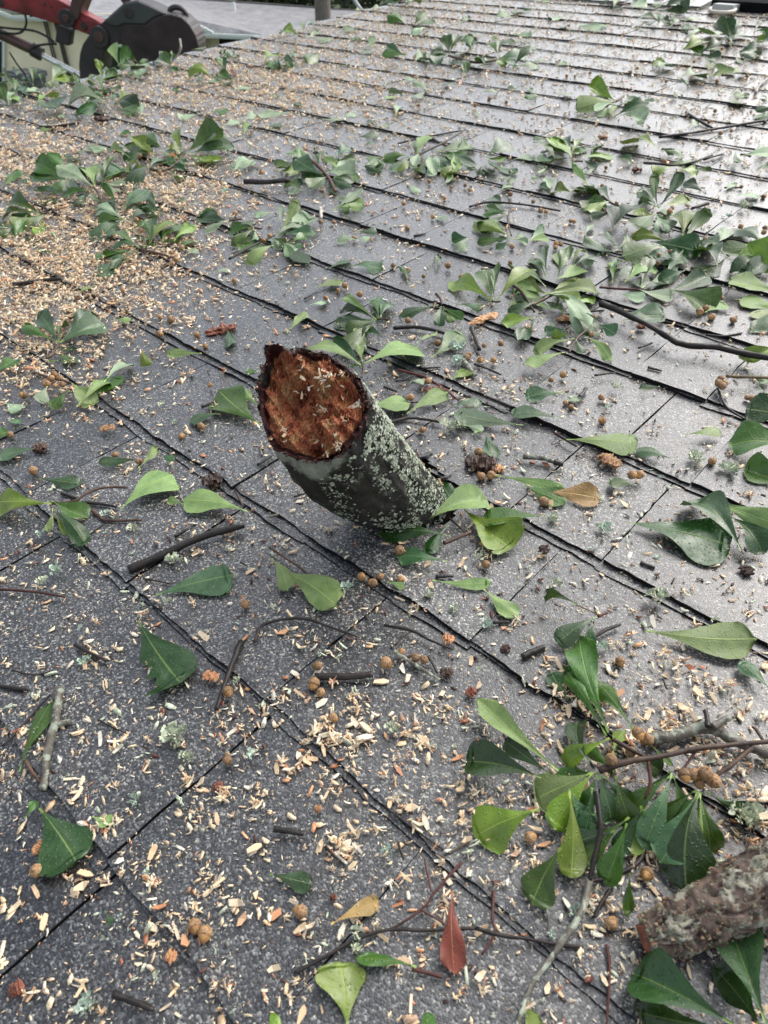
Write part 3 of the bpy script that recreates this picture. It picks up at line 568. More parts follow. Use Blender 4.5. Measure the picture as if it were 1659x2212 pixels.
def sprig(t, node, lv, tw=(), ac=(), look='leafy oak sprig', h=.010, Lmax=.078, nodes=True, label=None):
    B = Wp(onroof(px(t, *node), h)); o = empty('oak_sprig', B)
    leaves(t, lv, o, hb=h, Lmax=Lmax)
    if t in 'C3421P' and len(lv) > 120:
        rs = random.Random(len(lv) * 7 + node[0])
        for q in lv.replace('\n', ';').split(';'):
            if q.strip() and rs.random() < .85:
                s = q.strip().split(','); bx, by, tx, ty, w_ = map(float, s[:5]); a = rs.choice([-1, 1]) * rs.uniform(.35, .9); k = rs.uniform(.7, 1.2); dx, dy = (tx - bx) * k, (ty - by) * k * .8
                add_leaf(t, f'{bx + rs.uniform(-6, 6)},{by + rs.uniform(-4, 6)},{bx + dx * math.cos(a) - dy * math.sin(a)},{by + dx * math.sin(a) + dy * math.cos(a)},{w_ * 1.05},{rs.choice("ddggygtpd")}', o, hb=h * .6, Lmax=Lmax)
    for w_ in tw: twig(w_[3] if len(w_) > 3 else t, w_[0], w_[1], w_[2], o, h * .6)
    if not tw: twig(t, [(node[0], node[1]), (node[0] + random.uniform(12, 24), node[1] + random.uniform(-3, 6)), (node[0] + random.uniform(30, 60), node[1] + random.uniform(-8, 14))], 5, 'b', o, h * .5)
    for a in ac: acorn(a[2] if len(a) > 2 else t, a[0], a[1], o, 1.0, h * .6 + .004 if len(a) < 4 else a[3])
    if label: tag(o, label, 'oak sprig', 'leafy oak sprigs')
    else: pend(o, look, px(t, *node), 'oak sprig', 'leafy oak sprigs')
    return o
# ------------------------------------------------------------------ sprigs, picture tile by picture tile (base x,y, tip x,y, width ratio, kind)
big = sprig('8', (990, 1000), '''970,970,845,558,.27,g;960,985,757,665,.17,g;1078,958,903,735,.32,g;880,1095,830,918,.5,t;975,995,762,1120,.3,y;990,1060,1040,968,.5,y
755,1135,412,842,.19,l;715,1150,530,1012,.33,d;680,1165,350,1100,.42,dL;1000,1065,960,1150,.5,d;1050,1080,1180,1140,.5,d;1150,1020,1250,1115,.16,l''',
 tw=[([(930, 1135, .018), (1060, 1095, .02), (1190, 1075, .02), (1350, 1040, .02), (1590, 1015, .018), (1760, 1005, .016)], 13, 'b'), ([(1590, 1035, .016), (1500, 1110, .016), (1425, 1165, .014)], 10, 'b'),
     ([(1140, 1090, .02), (1150, 1190, .016), (1128, 1255, .012)], 8, 'r'), ([(990, 1000, .02), (1060, 1040, .02), (1130, 1075, .02)], 9, 'b'), ([(1350, 1045, .018), (1290, 1130, .016), (1260, 1135, .014)], 7, 'r'), ([(1640, 1010, .015), (1610, 960, .013), (1590, 945, .012)], 7, 'b')],
 ac=[(1100, 975, '8', .022), (1135, 1002, '8', .018), (1068, 1052, '8', .018), (980, 1085, '8', .026), (1300, 1148, '8', .02), (1342, 1152, '8', .02), (1390, 1148, '8', .024), (1428, 1182, '8', .018), (1360, 1190, '8', .014)], h=.018, Lmax=.085,
 label='large leafy oak branch heavy with acorns reaching in from the right edge')
leaves('B', '''900,45,630,170,.5,l;665,205,378,330,.62,y;800,130,795,520,.24,yL;925,55,990,275,.58,t;915,230,768,235,.6,t;1000,300,775,370,.55,t;765,370,640,625,.5,gL;1060,240,850,460,.3,g;1050,265,950,545,.34,g
1112,190,1088,410,.3,y;1245,52,1110,390,.3,t;1355,130,1190,440,.45,t;1360,135,1310,575,.5,d;1365,130,1275,520,.14,y;1368,130,1325,470,.22,d;1395,130,1670,225,.22,d;1062,480,1050,670,.24,g;1240,40,1110,180,.2,g;1000,60,1080,300,.4,g;920,60,860,210,.45,g;1120,200,1000,420,.3,d;1240,60,1040,240,.3,g;1360,130,1420,420,.35,g;960,60,930,200,.4,t;1250,55,1180,300,.25,g;900,110,830,400,.35,d;1350,120,1150,260,.28,g;930,50,740,60,.35,g;905,45,720,300,.35,y;940,60,1060,200,.4,t;1360,140,1240,300,.4,g;1000,40,880,-60,.3,g;1250,60,1300,260,.35,g;1110,190,1150,330,.3,g;800,120,880,300,.4,t;900,50,815,20,.3,g''', big, hb=.020, Lmax=.085)
for a in ((1300, 60), (1390, 48), (1432, 88)): acorn('B', a[0], a[1], big, 1.0, .02)
s2 = sprig('B', (1600, 1180), '1510,1135,1060,905,.42,dL;1480,1150,1058,1065,.32,d;1650,1130,1490,690,.42,tL;1625,1140,1420,880,.35,d;1720,770,1625,690,.5,t', tw=[([(1500, 1140, .02), (1600, 1180, .02), (1720, 1190, .018)], 12, 'b')], h=.03, Lmax=.09, label='glossy dark leaf spray in the bottom corner below the mossy log')
lb = empty('lichen_branch', Wp(onroof(px('8', 1150, 1000), .01))); twig('8', [(1150, 1000), (1270, 982), (1370, 950), (1440, 962), (1500, 1000), (1680, 1070)], 27, 'l', lb, .002, name='stem'); twig('8', [(1400, 945), (1395, 905), (1388, 875)], 12, 'k', lb, .012, name='side_shoot'); twig('8', [(1420, 950), (1460, 920), (1495, 905)], 17, 'l', lb, .008, name='side_shoot')
tag(lb, 'thick grey lichen-covered branch lying behind the acorn-laden branch', 'branch')
N_ = 'leafy oak sprig'
sprig('4', (465, 752), '465,750,266,672,.36,y;468,745,440,588,.45,g;475,750,495,600,.2,g;490,750,640,632,.3,y;470,760,400,740,.3,d', look='sprig of upright bright leaves')
sprig('4', (710, 730), '570,655,600,690,.3,y;720,722,568,655,.3,y;690,720,842,668,.34,y;705,640,700,538,.42,t;690,650,640,560,.4,t;690,720,945,712,.2,l;700,690,560,600,.25,g;740,790,572,690,.28,l;760,800,925,732,.2,y;655,820,500,850,.36,y;720,790,770,750,.4,g;740,655,865,612,.25,l;770,600,742,540,.28,l;820,600,905,565,.35,t;650,760,530,820,.3,d;600,690,520,720,.3,d;800,730,910,760,.25,d', tw=[([(640, 770), (700, 740), (740, 720)], 6, 'b'), ([(560, 685), (600, 720), (650, 800)], 6, 'b')], look='wide tangled heap of long bright leaves')
sprig('4', (245, 765), '235,768,60,822,.2,t;248,775,240,868,.5,t;255,775,345,832,.42,g;320,765,432,788,.28,t;255,790,300,850,.4,l', tw=[([(225, 720), (245, 745), (250, 768)], 6, 'r')])
sprig('4', (1000, 535), '1000,540,868,490,.25,t;1000,535,1045,480,.4,p;1005,520,960,475,.4,t;1010,560,985,640,.25,g', look='small dull sprig')
sprig('4', (1180, 372), '1185,350,1175,212,.24,g;1165,378,1085,450,.55,p;1180,385,1215,465,.6,p;1290,472,1290,342,.6,y;1300,480,1400,375,.34,g;1190,352,1325,325,.22,y;1172,342,1090,335,.4,g;985,440,1098,335,.38,d;1170,330,1100,325,.3,g;1200,400,1255,440,.5,p', ac=[(1235, 365), (1245, 352)], look='sprig with one leaf standing straight up')
sprig('4', (1050, 700), '1235,505,1065,480,.22,y;1150,495,1372,545,.4,d;1215,520,1022,575,.34,g;1040,668,1168,580,.42,l;988,675,1018,582,.28,g;1115,692,1262,620,.32,p;1100,700,1258,738,.24,p;1480,560,1340,630,.55,d;1285,590,1205,600,.5,t;1240,700,1415,648,.38,d;1215,640,1285,565,.5,d;1360,560,1400,500,.5,d;1300,620,1180,680,.35,d;1440,600,1360,530,.5,d', tw=[([(930, 692), (1000, 698), (1050, 700), (1110, 705)], 6, 'r')], ac=[(1240, 540), (1190, 552), (1185, 590)], look='largest heap of wet dark leaves')
sprig('4', (1640, 518), '1640,515,1458,540,.42,g;1720,640,1552,600,.55,y;1600,560,1510,650,.5,d;1720,720,1485,680,.3,l;1740,775,1525,745,.26,l;1720,830,1595,790,.4,y;1600,620,1500,600,.5,d;1700,560,1560,570,.3,y', ac=[(1645, 435), (1640, 455)], look='broad leaf cluster at the picture edge')
sprig('4', (548, 470), '545,475,398,415,.46,y;525,375,425,375,.4,g;545,485,395,505,.22,g;540,490,480,530,.4,t;625,490,715,480,.32,l;362,480,318,540,.62,p;560,488,622,505,.4,p;530,440,470,425,.3,p;530,365,440,340,.3,g', tw=[([(548, 350), (535, 400), (550, 470)], 4, 'b')])
sprig('4', (945, 300), '815,285,732,278,.5,y;945,300,868,265,.42,d;945,305,850,352,.5,g;980,320,868,380,.32,y;900,268,810,162,.16,l;722,270,700,208,.5,p;985,370,880,395,.35,d;940,320,860,330,.3,g', tw=[([(945, 300), (985, 330), (1030, 345)], 6, 'b')], ac=[(1005, 330), (1020, 350)])
sprig('4', (815, 150), '812,130,718,65,.52,y;860,132,975,115,.5,y;805,120,690,105,.4,g;812,112,868,85,.5,g;742,140,648,155,.4,p;705,90,780,42,.3,g;900,110,930,90,.5,g;700,170,660,185,.4,p', look='flat sprig with two bright leaves')
sprig('4', (1200, 95), '1185,95,1042,70,.55,y;1195,95,1250,122,.45,g;1000,130,1072,152,.55,t;1210,105,1300,130,.3,p', look='sprig with one broad bright leaf')
sprig('4', (1250, 180), '1248,175,1152,205,.5,y;1265,188,1352,200,.45,y;1250,185,1262,235,.5,p;1345,175,1415,190,.35,g;1250,175,1200,180,.3,g', tw=[([(1120, 155), (1200, 160), (1260, 165), (1340, 150), (1420, 120)], 5, 'k')])
sprig('4', (150, 108), '135,130,180,45,.5,l;150,112,85,232,.42,p;190,122,150,212,.38,g;212,120,242,188,.62,t;112,128,-5,152,.3,g;122,150,20,190,.35,p;222,102,368,90,.36,p;295,112,400,190,.3,t;305,104,375,80,.6,g;440,132,542,68,.52,d;452,142,575,202,.38,t;432,160,420,215,.5,d;312,170,228,185,.35,t;250,150,320,190,.4,t', tw=[([(110, 140), (190, 100), (270, 60), (350, 12)], 5, 'k'), ([(210, 50), (245, 70), (290, 90)], 4, 'k')], look='long twig with pale broad leaves')
sprig('3', (790, 115), '800,112,968,18,.46,g;830,112,1012,85,.55,t;790,105,758,0,.42,y;702,95,615,32,.5,g;660,112,575,60,.42,y;640,112,538,92,.3,g;700,112,778,95,.5,y;560,132,468,82,.38,l;645,170,532,178,.38,y;640,182,722,135,.35,t;702,152,812,162,.3,g;740,182,792,232,.4,d;855,130,885,162,.6,t;772,138,722,132,.6,o;830,90,900,60,.4,g;600,150,560,200,.3,d;740,160,800,190,.4,d', tw=[([(650, 180), (700, 190), (760, 160), (800, 112)], 6, 'b')], ac=[(605, 125), (690, 195)], label='bushy upright oak sprig with one yellowing leaf, farther up than the sawdust drift')
sprig('3', (405, 262), '405,262,245,172,.36,p;410,256,378,158,.6,l;290,212,205,112,.42,g;300,232,138,228,.42,d;312,222,228,290,.5,g;400,272,262,302,.2,g;442,232,492,132,.3,g;452,222,532,195,.6,t;452,240,545,250,.32,p;345,155,355,112,.4,g;322,172,290,145,.4,d;250,290,160,290,.4,d;350,240,300,265,.3,d;390,290,340,300,.3,d', tw=[([(405, 262), (425, 285), (430, 310)], 6, 'b')], look='fan-shaped grey-green sprig')
sprig('3', (175, 375), '175,376,32,332,.42,g;172,378,-5,392,.18,l;180,388,68,462,.42,l;202,382,130,440,.3,p;60,440,-10,425,.5,t;170,365,60,345,.3,d')
sprig('3', (590, 390), '510,362,432,332,.5,d;540,392,396,405,.38,d;502,332,448,252,.25,g;530,352,642,275,.5,t;692,372,645,278,.26,d;540,352,592,292,.4,g;620,348,692,378,.35,t;540,402,430,432,.36,g;560,445,668,420,.28,g;560,400,652,380,.45,t;520,420,420,385,.4,d;600,330,560,300,.5,t', ac=[(590, 400)], look='dark clustered sprig on the sawdust')
sprig('3', (740, 545), '650,502,738,410,.36,y;700,495,775,430,.42,g;752,492,838,440,.34,y;622,522,650,465,.5,g;720,512,702,472,.4,t;602,522,475,515,.3,t;595,532,398,555,.14,g;560,562,412,652,.34,t;790,527,862,545,.3,p;545,545,440,560,.3,g', tw=[([(610, 530), (680, 545), (740, 562), (770, 570)], 6, 'b')], ac=[(740, 542), (760, 572), (745, 590), (785, 520), (610, 450)], look='acorn-bearing sprig on the sawdust')
sprig('3', (990, 405), '985,404,850,395,.42,d;985,408,880,458,.3,p;975,400,870,375,.3,g', look='three-leaf sprig')
sprig('3', (1100, 435), '1095,432,985,452,.42,g;1100,442,1000,520,.3,g;1090,432,1040,410,.5,g;1105,442,1112,502,.4,p;1100,460,1050,500,.4,g')
sprig('3', (1205, 462), '1210,452,1287,308,.24,l;1215,450,1350,398,.28,p;1182,512,1070,602,.36,l;1212,492,1262,620,.34,g;1205,462,1368,465,.2,t;1172,482,1232,522,.4,g;1190,470,1300,430,.3,p;1250,500,1310,520,.4,t', tw=[([(990, 570), (1060, 530), (1120, 500), (1200, 462)], 5, 'k')], ac=[(1138, 490), (1165, 470)], look='spiky sprig with one tall narrow leaf')
sprig('3', (1415, 215), '1280,152,1196,192,.65,g;1400,212,1275,140,.5,t;1400,202,1522,158,.36,p;1410,216,1330,282,.55,g;1420,222,1445,292,.36,d;1430,222,1525,275,.3,d;1440,220,1530,240,.3,t;1382,172,1402,90,.35,g;1272,222,1310,252,.5,t;1452,152,1548,150,.32,g;1565,165,1650,162,.5,p;1660,130,1602,190,.4,g;1310,272,1252,278,.65,p;1452,302,1575,345,.3,l;1440,352,1572,352,.25,l;1350,180,1290,110,.4,g;1460,200,1400,150,.35,l', tw=[([(1310, 120), (1370, 165), (1420, 220), (1450, 280)], 7, 'r'), ([(1055, 235), (1150, 238), (1250, 230)], 12, 'k')], ac=[(1130, 195)], look='dense sprig spread round a red twig')
sprig('3', (1630, 830), '1628,832,1475,715,.16,l;1625,830,1432,850,.32,t;1630,825,1642,728,.34,t;1620,832,1470,795,.32,d;1620,840,1500,875,.34,l;1645,820,1700,760,.4,t', look='star-shaped sprig')
sprig('S', (880, 238), '868,252,458,108,.24,l;862,232,690,100,.4,d;880,225,855,15,.42,l;898,238,1285,115,.4,l;872,268,800,262,.4,g;1045,68,915,20,.36,t;1270,92,1425,32,.16,l', tw=[([(880, 238), (885, 300), (870, 345)], 8, 'b')], label='star of five broad pale leaves just behind the stub, nearest its rim', Lmax=.085)
sprig('5', (255, 165), '252,165,168,35,.45,t;262,165,455,95,.42,t;258,162,395,8,.4,t;250,165,90,68,.22,g;240,182,332,190,.3,d;255,160,290,90,.4,g', tw=[([(200, 230), (225, 215), (255, 165)], 6, 'b')], look='sprig of broad bluish leaves')
sprig('5', (300, 335), '310,340,410,440,.5,l;330,440,545,300,.24,g;300,368,225,455,.36,g;205,352,180,432,.7,p;450,335,572,250,.28,p;612,198,640,270,.55,y;340,430,470,330,.3,l', tw=[([(150, 292), (205, 312), (260, 325), (310, 340)], 6, 'b')], ac=[(200, 342), (222, 317), (240, 350), (262, 316), (270, 345), (235, 300)], look='sprig with a tight bunch of green-brown acorns')
sprig('5', (222, 857), '222,858,-40,848,.36,y;222,845,382,925,.44,g;230,882,380,1045,.32,d;228,885,200,990,.28,l;228,880,300,1010,.2,y', tw=[([(222, 860), (225, 875), (232, 885)], 4, 'o'), ([(225, 858), (315, 850), (380, 812), (450, 790), (550, 790)], 7, 'b')], look='sprig with one long bright leaf', h=.012)
sprig('6', (870, 130), '800,130,724,140,.6,y;825,145,635,212,.2,l;780,205,598,275,.24,l;868,140,985,248,.24,l;925,85,1002,130,.6,t;830,150,860,215,.5,p;800,110,690,120,.3,t;800,150,740,110,.4,g', tw=[([(800, 205), (830, 150), (885, 100)], 6, 'b')], look='loose sprig of narrow drooping leaves')
sprig('6', (1780, 620), '1790,625,1482,602,.42,g;1780,765,1540,705,.5,g;1770,485,1556,455,.6,d', tw=[([(1700, 640), (1780, 640), (1850, 660)], 9, 'b')], look='three big leaves reaching in from the edge', Lmax=.085)
sprig('6', (1545, 1060), '1545,1062,1328,828,.4,t;1400,838,1720,965,.24,l;1495,915,1645,1082,.42,d', tw=[([(1545, 1060), (1550, 1075)], 4, 'o')], look='broad wet leaf fan', Lmax=.085)
sprig('6', (1475, 315), '1700,180,1535,236,.32,y;1600,320,1660,400,.12,g;1580,300,1680,330,.4,g', tw=[([(1478, 308), (1560, 312), (1700, 316)], 7, 'o')], ac=[(1455, 318), (1470, 340), (1445, 336), (1460, 350)], look='straight twig ending in four acorns')
sprig('6', (340, 900), '165,945,458,850,.28,l;345,885,565,1062,.5,y;700,915,413,942,.24,g;285,1000,-30,992,.22,d;280,952,185,1085,.32,d;275,1108,48,1078,.3,t', tw=[([(280, 920), (315, 950), (350, 985)], 6, 'k'), ([(260, 1030), (310, 1010), (375, 982)], 10, 'b')], label='cluster of six green leaves at the foot of the stub, downhill side', h=.006, Lmax=.085)
sprig('8', (950, 460), '835,415,695,385,.28,gU;920,470,738,600,.34,t;902,480,880,605,.36,d', tw=[([(830, 418, .012), (880, 440, .01), (930, 465, .006)], 3, 'o'), ([(925, 468), (968, 452)], 7, 'r')], look='small three-leaf sprig')
sprig('C', (180, 600), '360,602,520,572,.5,y;240,620,225,475,.36,g;310,610,295,545,.4,g;110,690,108,565,.5,g;20,620,75,670,.5,g;100,582,0,530,.4,g;150,742,72,705,.5,l;62,760,-10,600,.5,g;20,745,-15,700,.5,y;265,772,412,718,.5,y;318,628,285,700,.4,d;168,672,275,660,.5,p;60,700,10,640,.5,g;200,700,140,640,.5,d;180,650,110,625,.3,t;130,540,105,505,.4,g', tw=[([(195, 600, .0), (180, 540, .03), (120, 460, .07), (70, 380, .10)], 6, 'k'), ([(120, 640), (200, 600), (250, 590)], 6, 'k')], look='piled leafy spray with an upright dead twig')  # the broad pale leaf has its wet reflection put in as underside colour
sprig('C', (740, 600), '738,575,725,455,.36,y;735,650,715,570,.4,l;742,580,865,560,.5,g;730,620,802,728,.36,g;560,610,540,545,.4,g;575,660,570,600,.4,g;700,540,640,560,.4,p;690,620,640,590,.4,g', ac=[(700, 640)], look='low sprig at the roof edge')
sprig('C', (1000, 480), '870,480,825,340,.46,l;960,472,880,520,.5,g;1010,462,950,505,.4,d;1110,500,990,500,.35,p;960,520,1020,570,.3,p;1150,442,1235,400,.45,g;1245,475,1150,430,.5,g;1230,490,1290,520,.5,g;1180,470,1120,440,.3,t;1240,430,1250,395,.6,g;1080,440,1020,455,.3,l', look='spray hanging at the roof edge by the bucket')
sprig('C', (1560, 550), '1540,562,1365,490,.36,y;1450,600,1440,575,.6,g;1640,520,1580,440,.2,l;1659,430,1605,370,.4,g;1620,590,1560,530,.3,g;1700,560,1600,540,.3,g', tw=[([(1560, 420), (1600, 480), (1640, 530)], 4, 'b')])
sprig('C', (680, 700), '842,748,990,722,.46,y;782,720,615,680,.3,g;800,765,480,742,.22,p;622,742,700,688,.35,p;742,700,600,690,.3,g;850,700,890,650,.35,l;820,760,860,690,.3,t', ac=[(730, 690)], look='scattered pale sprig')
sprig('P', (810, 500), '700,512,800,460,.6,y;805,500,778,585,.4,g;850,485,930,570,.3,g;980,520,830,475,.3,t;1165,462,1040,470,.65,g;850,520,760,500,.35,p;900,440,980,455,.4,p', tw=[([(560, 545), (650, 545), (720, 520), (800, 490)], 5, 'b')], look='arching sprig near the roof edge')
sprig('P', (1000, 290), '975,295,850,245,.5,y;1032,272,1030,172,.5,p;1065,302,1158,245,.3,p;985,290,940,255,.4,p;1110,215,1070,165,.6,t', tw=[([(820, 440), (830, 360), (838, 290)], 4, 'o'), ([(985, 292), (1010, 300)], 6, 'b')])
sprig('P', (450, 470), '360,482,370,410,.5,g;365,480,462,430,.3,t;470,472,395,490,.35,p;480,480,500,460,.5,g;310,480,400,570,.1,p', look='faint sprig near the roof edge')
sprig('2', (290, 240), '282,232,262,138,.46,g;292,236,362,215,.5,g;272,240,188,292,.42,d;272,240,215,200,.42,g;302,242,305,315,.42,t;382,212,358,158,.6,g;492,240,448,175,.5,g;490,256,618,232,.52,t;502,262,575,298,.36,t;560,290,672,285,.26,p;392,272,472,258,.3,t;132,270,185,262,.5,p;102,242,-10,232,.25,g;320,270,370,300,.4,t;180,230,130,245,.4,p;440,290,400,260,.3,d', tw=[([(280, 240), (400, 270), (500, 255)], 5, 'b')], label='tall spreading oak sprig standing up alone high on the roof')
sprig('2', (125, 112), '100,112,15,60,.5,g;128,112,178,60,.5,g;132,112,222,100,.3,g;182,120,120,155,.3,p;90,90,40,70,.4,t')
sprig('2', (1010, 432), '1000,440,802,485,.34,l;1000,446,848,512,.2,p;1002,452,890,522,.16,l;1005,454,925,545,.32,l;1000,502,1130,545,.28,p;990,432,950,412,.4,l;1042,412,1092,442,.5,p;830,442,905,445,.3,p', tw=[([(960, 455), (1010, 432), (1035, 415)], 6, 'b')], label='sprig of long pale drooping leaves up-slope of the long bare twig')
sprig('2', (1250, 110), '1182,92,1095,78,.42,g;1182,112,1192,58,.4,g;1240,112,1245,60,.4,p;1290,102,1352,80,.5,g;1290,104,1322,142,.6,t;1250,100,1215,85,.5,t')
sprig('2', (1490, 175), '1440,162,1408,148,.7,g;1500,172,1432,90,.5,t;1512,162,1528,92,.5,t;1482,162,1552,155,.6,g;1502,205,1495,172,.5,p;1520,232,1622,238,.42,t;1362,232,1462,242,.3,t;1380,252,1442,268,.3,p;1600,132,1650,85,.3,g;1680,172,1620,145,.4,t;1700,200,1632,190,.5,g;1280,220,1378,172,.5,y;1300,180,1378,140,.15,w'.replace(',w', ',p') + ';1540,230,1600,260,.4,t;1450,210,1400,200,.4,p', ac=[(1460, 210), (1340, 265)], look='big tangled leaf pile')
sprig('2', (1000, 15), '952,20,1000,-10,.5,t;990,35,1030,5,.5,p;1060,25,1140,5,.4,p;1200,40,1300,10,.5,t;1210,10,1160,30,.4,p;1310,15,1370,5,.5,g;960,5,930,20,.4,g', look='wet pale leaf spray')
sprig('2', (60, 10), '60,25,0,0,.5,g;85,30,155,15,.6,g;60,10,100,-15,.5,t;30,35,60,10,.4,t')
sprig('2', (1460, 325), '1268,342,1372,332,.26,p;1410,332,1480,308,.4,l;1482,322,1562,320,.4,l;1180,295,1232,288,.8,p;1500,402,1585,410,.4,t;1490,405,1560,425,.3,g;1680,462,1602,485,.5,t;1620,420,1659,420,.3,g', look='flattened pale sprig')
sprig('4', (1540, 120), '1520,102,1530,182,.34,p;1540,125,1670,128,.3,p;1600,190,1680,182,.3,t;1590,105,1659,95,.3,g', look='thin pale sprig at the picture edge')
# ------------------------------------------------------------------ loose leaves
leaves('5', '''520,885,748,738,.42,l;1070,893,788,848,.28,l;790,862,720,845,.5,l;170,752,360,775,.3,t;612,672,428,685,.2,t;598,706,682,622,.28,l;150,620,-12,655,.45,t;-30,570,36,548,.6,g;25,425,92,460,.6,p;42,490,85,515,.6,t
-30,300,86,238,.42,g;252,205,332,255,.5,g;872,210,714,215,.24,l;975,100,990,192,.45,t;1240,120,1326,38,.34,l;958,468,818,510,.32,d;1125,518,950,380,.58,g;1125,440,1060,368,.4,l;1120,285,1060,290,.4,g;698,652,752,672,.6,t;500,65,568,68,.4,l;250,240,205,245,.3,l''')
leaves('6', '''205,228,335,120,.48,g;290,322,372,282,.5,y;-92,448,118,432,.28,l;100,470,275,385,.3,l;600,520,292,462,.27,t;300,438,425,420,.3,t;757,490,538,462,.24,t;772,383,602,408,.34,t;440,552,470,668,.5,d;1192,353,1100,362,.34,t;780,425,838,402,.6,p
1302,562,1458,552,.24,l;788,582,1108,605,.25,l;1252,670,1085,625,.26,t;482,738,795,805,.13,l;600,780,785,860,.32,g;690,808,945,840,.36,b;1092,780,962,772,.42,g;1045,940,1520,1050,.27,d;302,890,235,765,.5,d;115,330,180,335,.6,p;380,560,420,540,.3,l;350,520,430,550,.4,p;1010,40,1210,50,.35,t''')
leaves('7', '''82,1140,232,835,.17,g;598,490,800,778,.66,dX;672,378,1020,292,.33,t;1172,218,1245,365,.42,l;1215,270,1462,430,.44,l''')
leaves('8', '''210,312,475,328,.16,l;430,350,582,475,.28,l;15,320,92,345,.35,l;1132,530,1604,575,.3,l;1680,790,1535,655,.28,t;800,822,722,705,.5,d''')
leaves('A', '''170,200,345,450,.8,dL;400,235,482,268,.75,l;108,242,158,165,.35,g;1165,485,1358,530,.42,t;460,645,480,705,.5,t;1430,700,1645,592,.28,b;1500,1150,1462,855,.72,yL;1150,1165,1205,1098,.6,y;430,740,450,770,.5,t''')
leaves('B', '''295,560,308,925,.25,r;140,885,-125,855,.22,g;590,1190,665,1088,.62,y;140,1165,215,1092,.55,g;120,245,150,290,.4,g''')
leaves('3', '''5,262,82,185,.45,g;1180,368,1092,385,.32,p;452,106,378,88,.42,p;1005,192,1092,145,.5,p;1420,612,1516,580,.36,t;1510,600,1655,622,.28,t;925,628,990,618,.4,p;1358,692,1482,672,.42,l;225,542,163,530,.36,g;340,722,402,690,.3,l;785,352,783,310,.3,g;1540,480,1600,490,.5,p;1550,490,1450,495,.4,p''')
leaves('4', '''1390,800,1472,765,.6,l;1030,835,1212,800,.38,t;1432,510,1470,435,.62,p;1475,272,1512,242,.5,p;1508,300,1625,300,.26,p;225,612,238,562,.5,t;285,402,232,388,.5,p;250,250,295,210,.4,g;860,470,905,425,.3,p;560,140,650,135,.45,p;1070,510,1110,560,.4,p;500,275,545,255,.4,p;580,225,530,240,.4,p;110,250,150,285,.5,p;690,750,750,780,.3,d;840,560,900,600,.4,p''')
leaves('1', '''508,478,592,500,.42,g;606,520,612,455,.4,p;862,495,768,515,.34,p;905,485,988,486,.26,g;1052,582,1066,530,.55,y;1240,550,1168,540,.5,g;1252,485,1108,505,.26,p;960,545,1032,525,.3,p;1385,518,1482,525,.35,p;1540,595,1640,588,.4,t;1170,410,1206,420,.5,g;1000,392,1082,376,.28,p;375,640,450,655,.4,p;1480,505,1540,495,.3,p;1100,690,1010,735,.42,p''')
leaves('2', '''470,80,538,58,.4,g;560,62,602,45,.6,g;678,5,712,8,.6,y;790,75,702,85,.3,p;575,140,543,150,.4,g;830,108,958,130,.3,p;662,408,622,430,.65,g;640,405,632,385,.6,g;330,112,362,75,.45,g;90,402,18,400,.42,g;192,402,138,350,.36,p;182,392,130,432,.4,p;50,502,62,460,.7,p;418,400,492,402,.36,p;150,345,90,345,.4,p;395,480,400,505,.5,g;-20,548,25,545,.6,p;560,150,640,155,.3,p;660,220,620,210,.4,p;740,280,790,275,.5,p;1110,430,1170,440,.3,p;700,600,640,605,.3,p''')
leaves('P', '''1350,272,1435,235,.5,g;1370,322,1458,320,.42,g;1550,402,1588,305,.5,g;1485,452,1575,425,.45,d;1200,310,1240,330,.5,p;1445,85,1490,80,.6,y;1560,75,1659,65,.3,p;1100,330,1240,345,.3,p;1330,560,1380,540,.4,g''')
rs = random.Random(21)
for _ in range(95):                                            # more flat leaves strewn over the far courses
    x, y = rs.uniform(0, 1650), 60 + 640 * rs.random() ** 1.6
    if y < 190 - x * .24 or (y > 420 and rs.random() < .6): continue
    a = rs.uniform(0, 6.28); L = (.022 + .03 * rs.random()); P0 = onroof((x, y)); P1 = proj(P0 + Vector((math.cos(a), math.sin(a), 0)) * L)
    add_leaf('D', f'{x},{y},{P1[0]},{P1[1]},.42,{rs.choice("pplltgd")}')
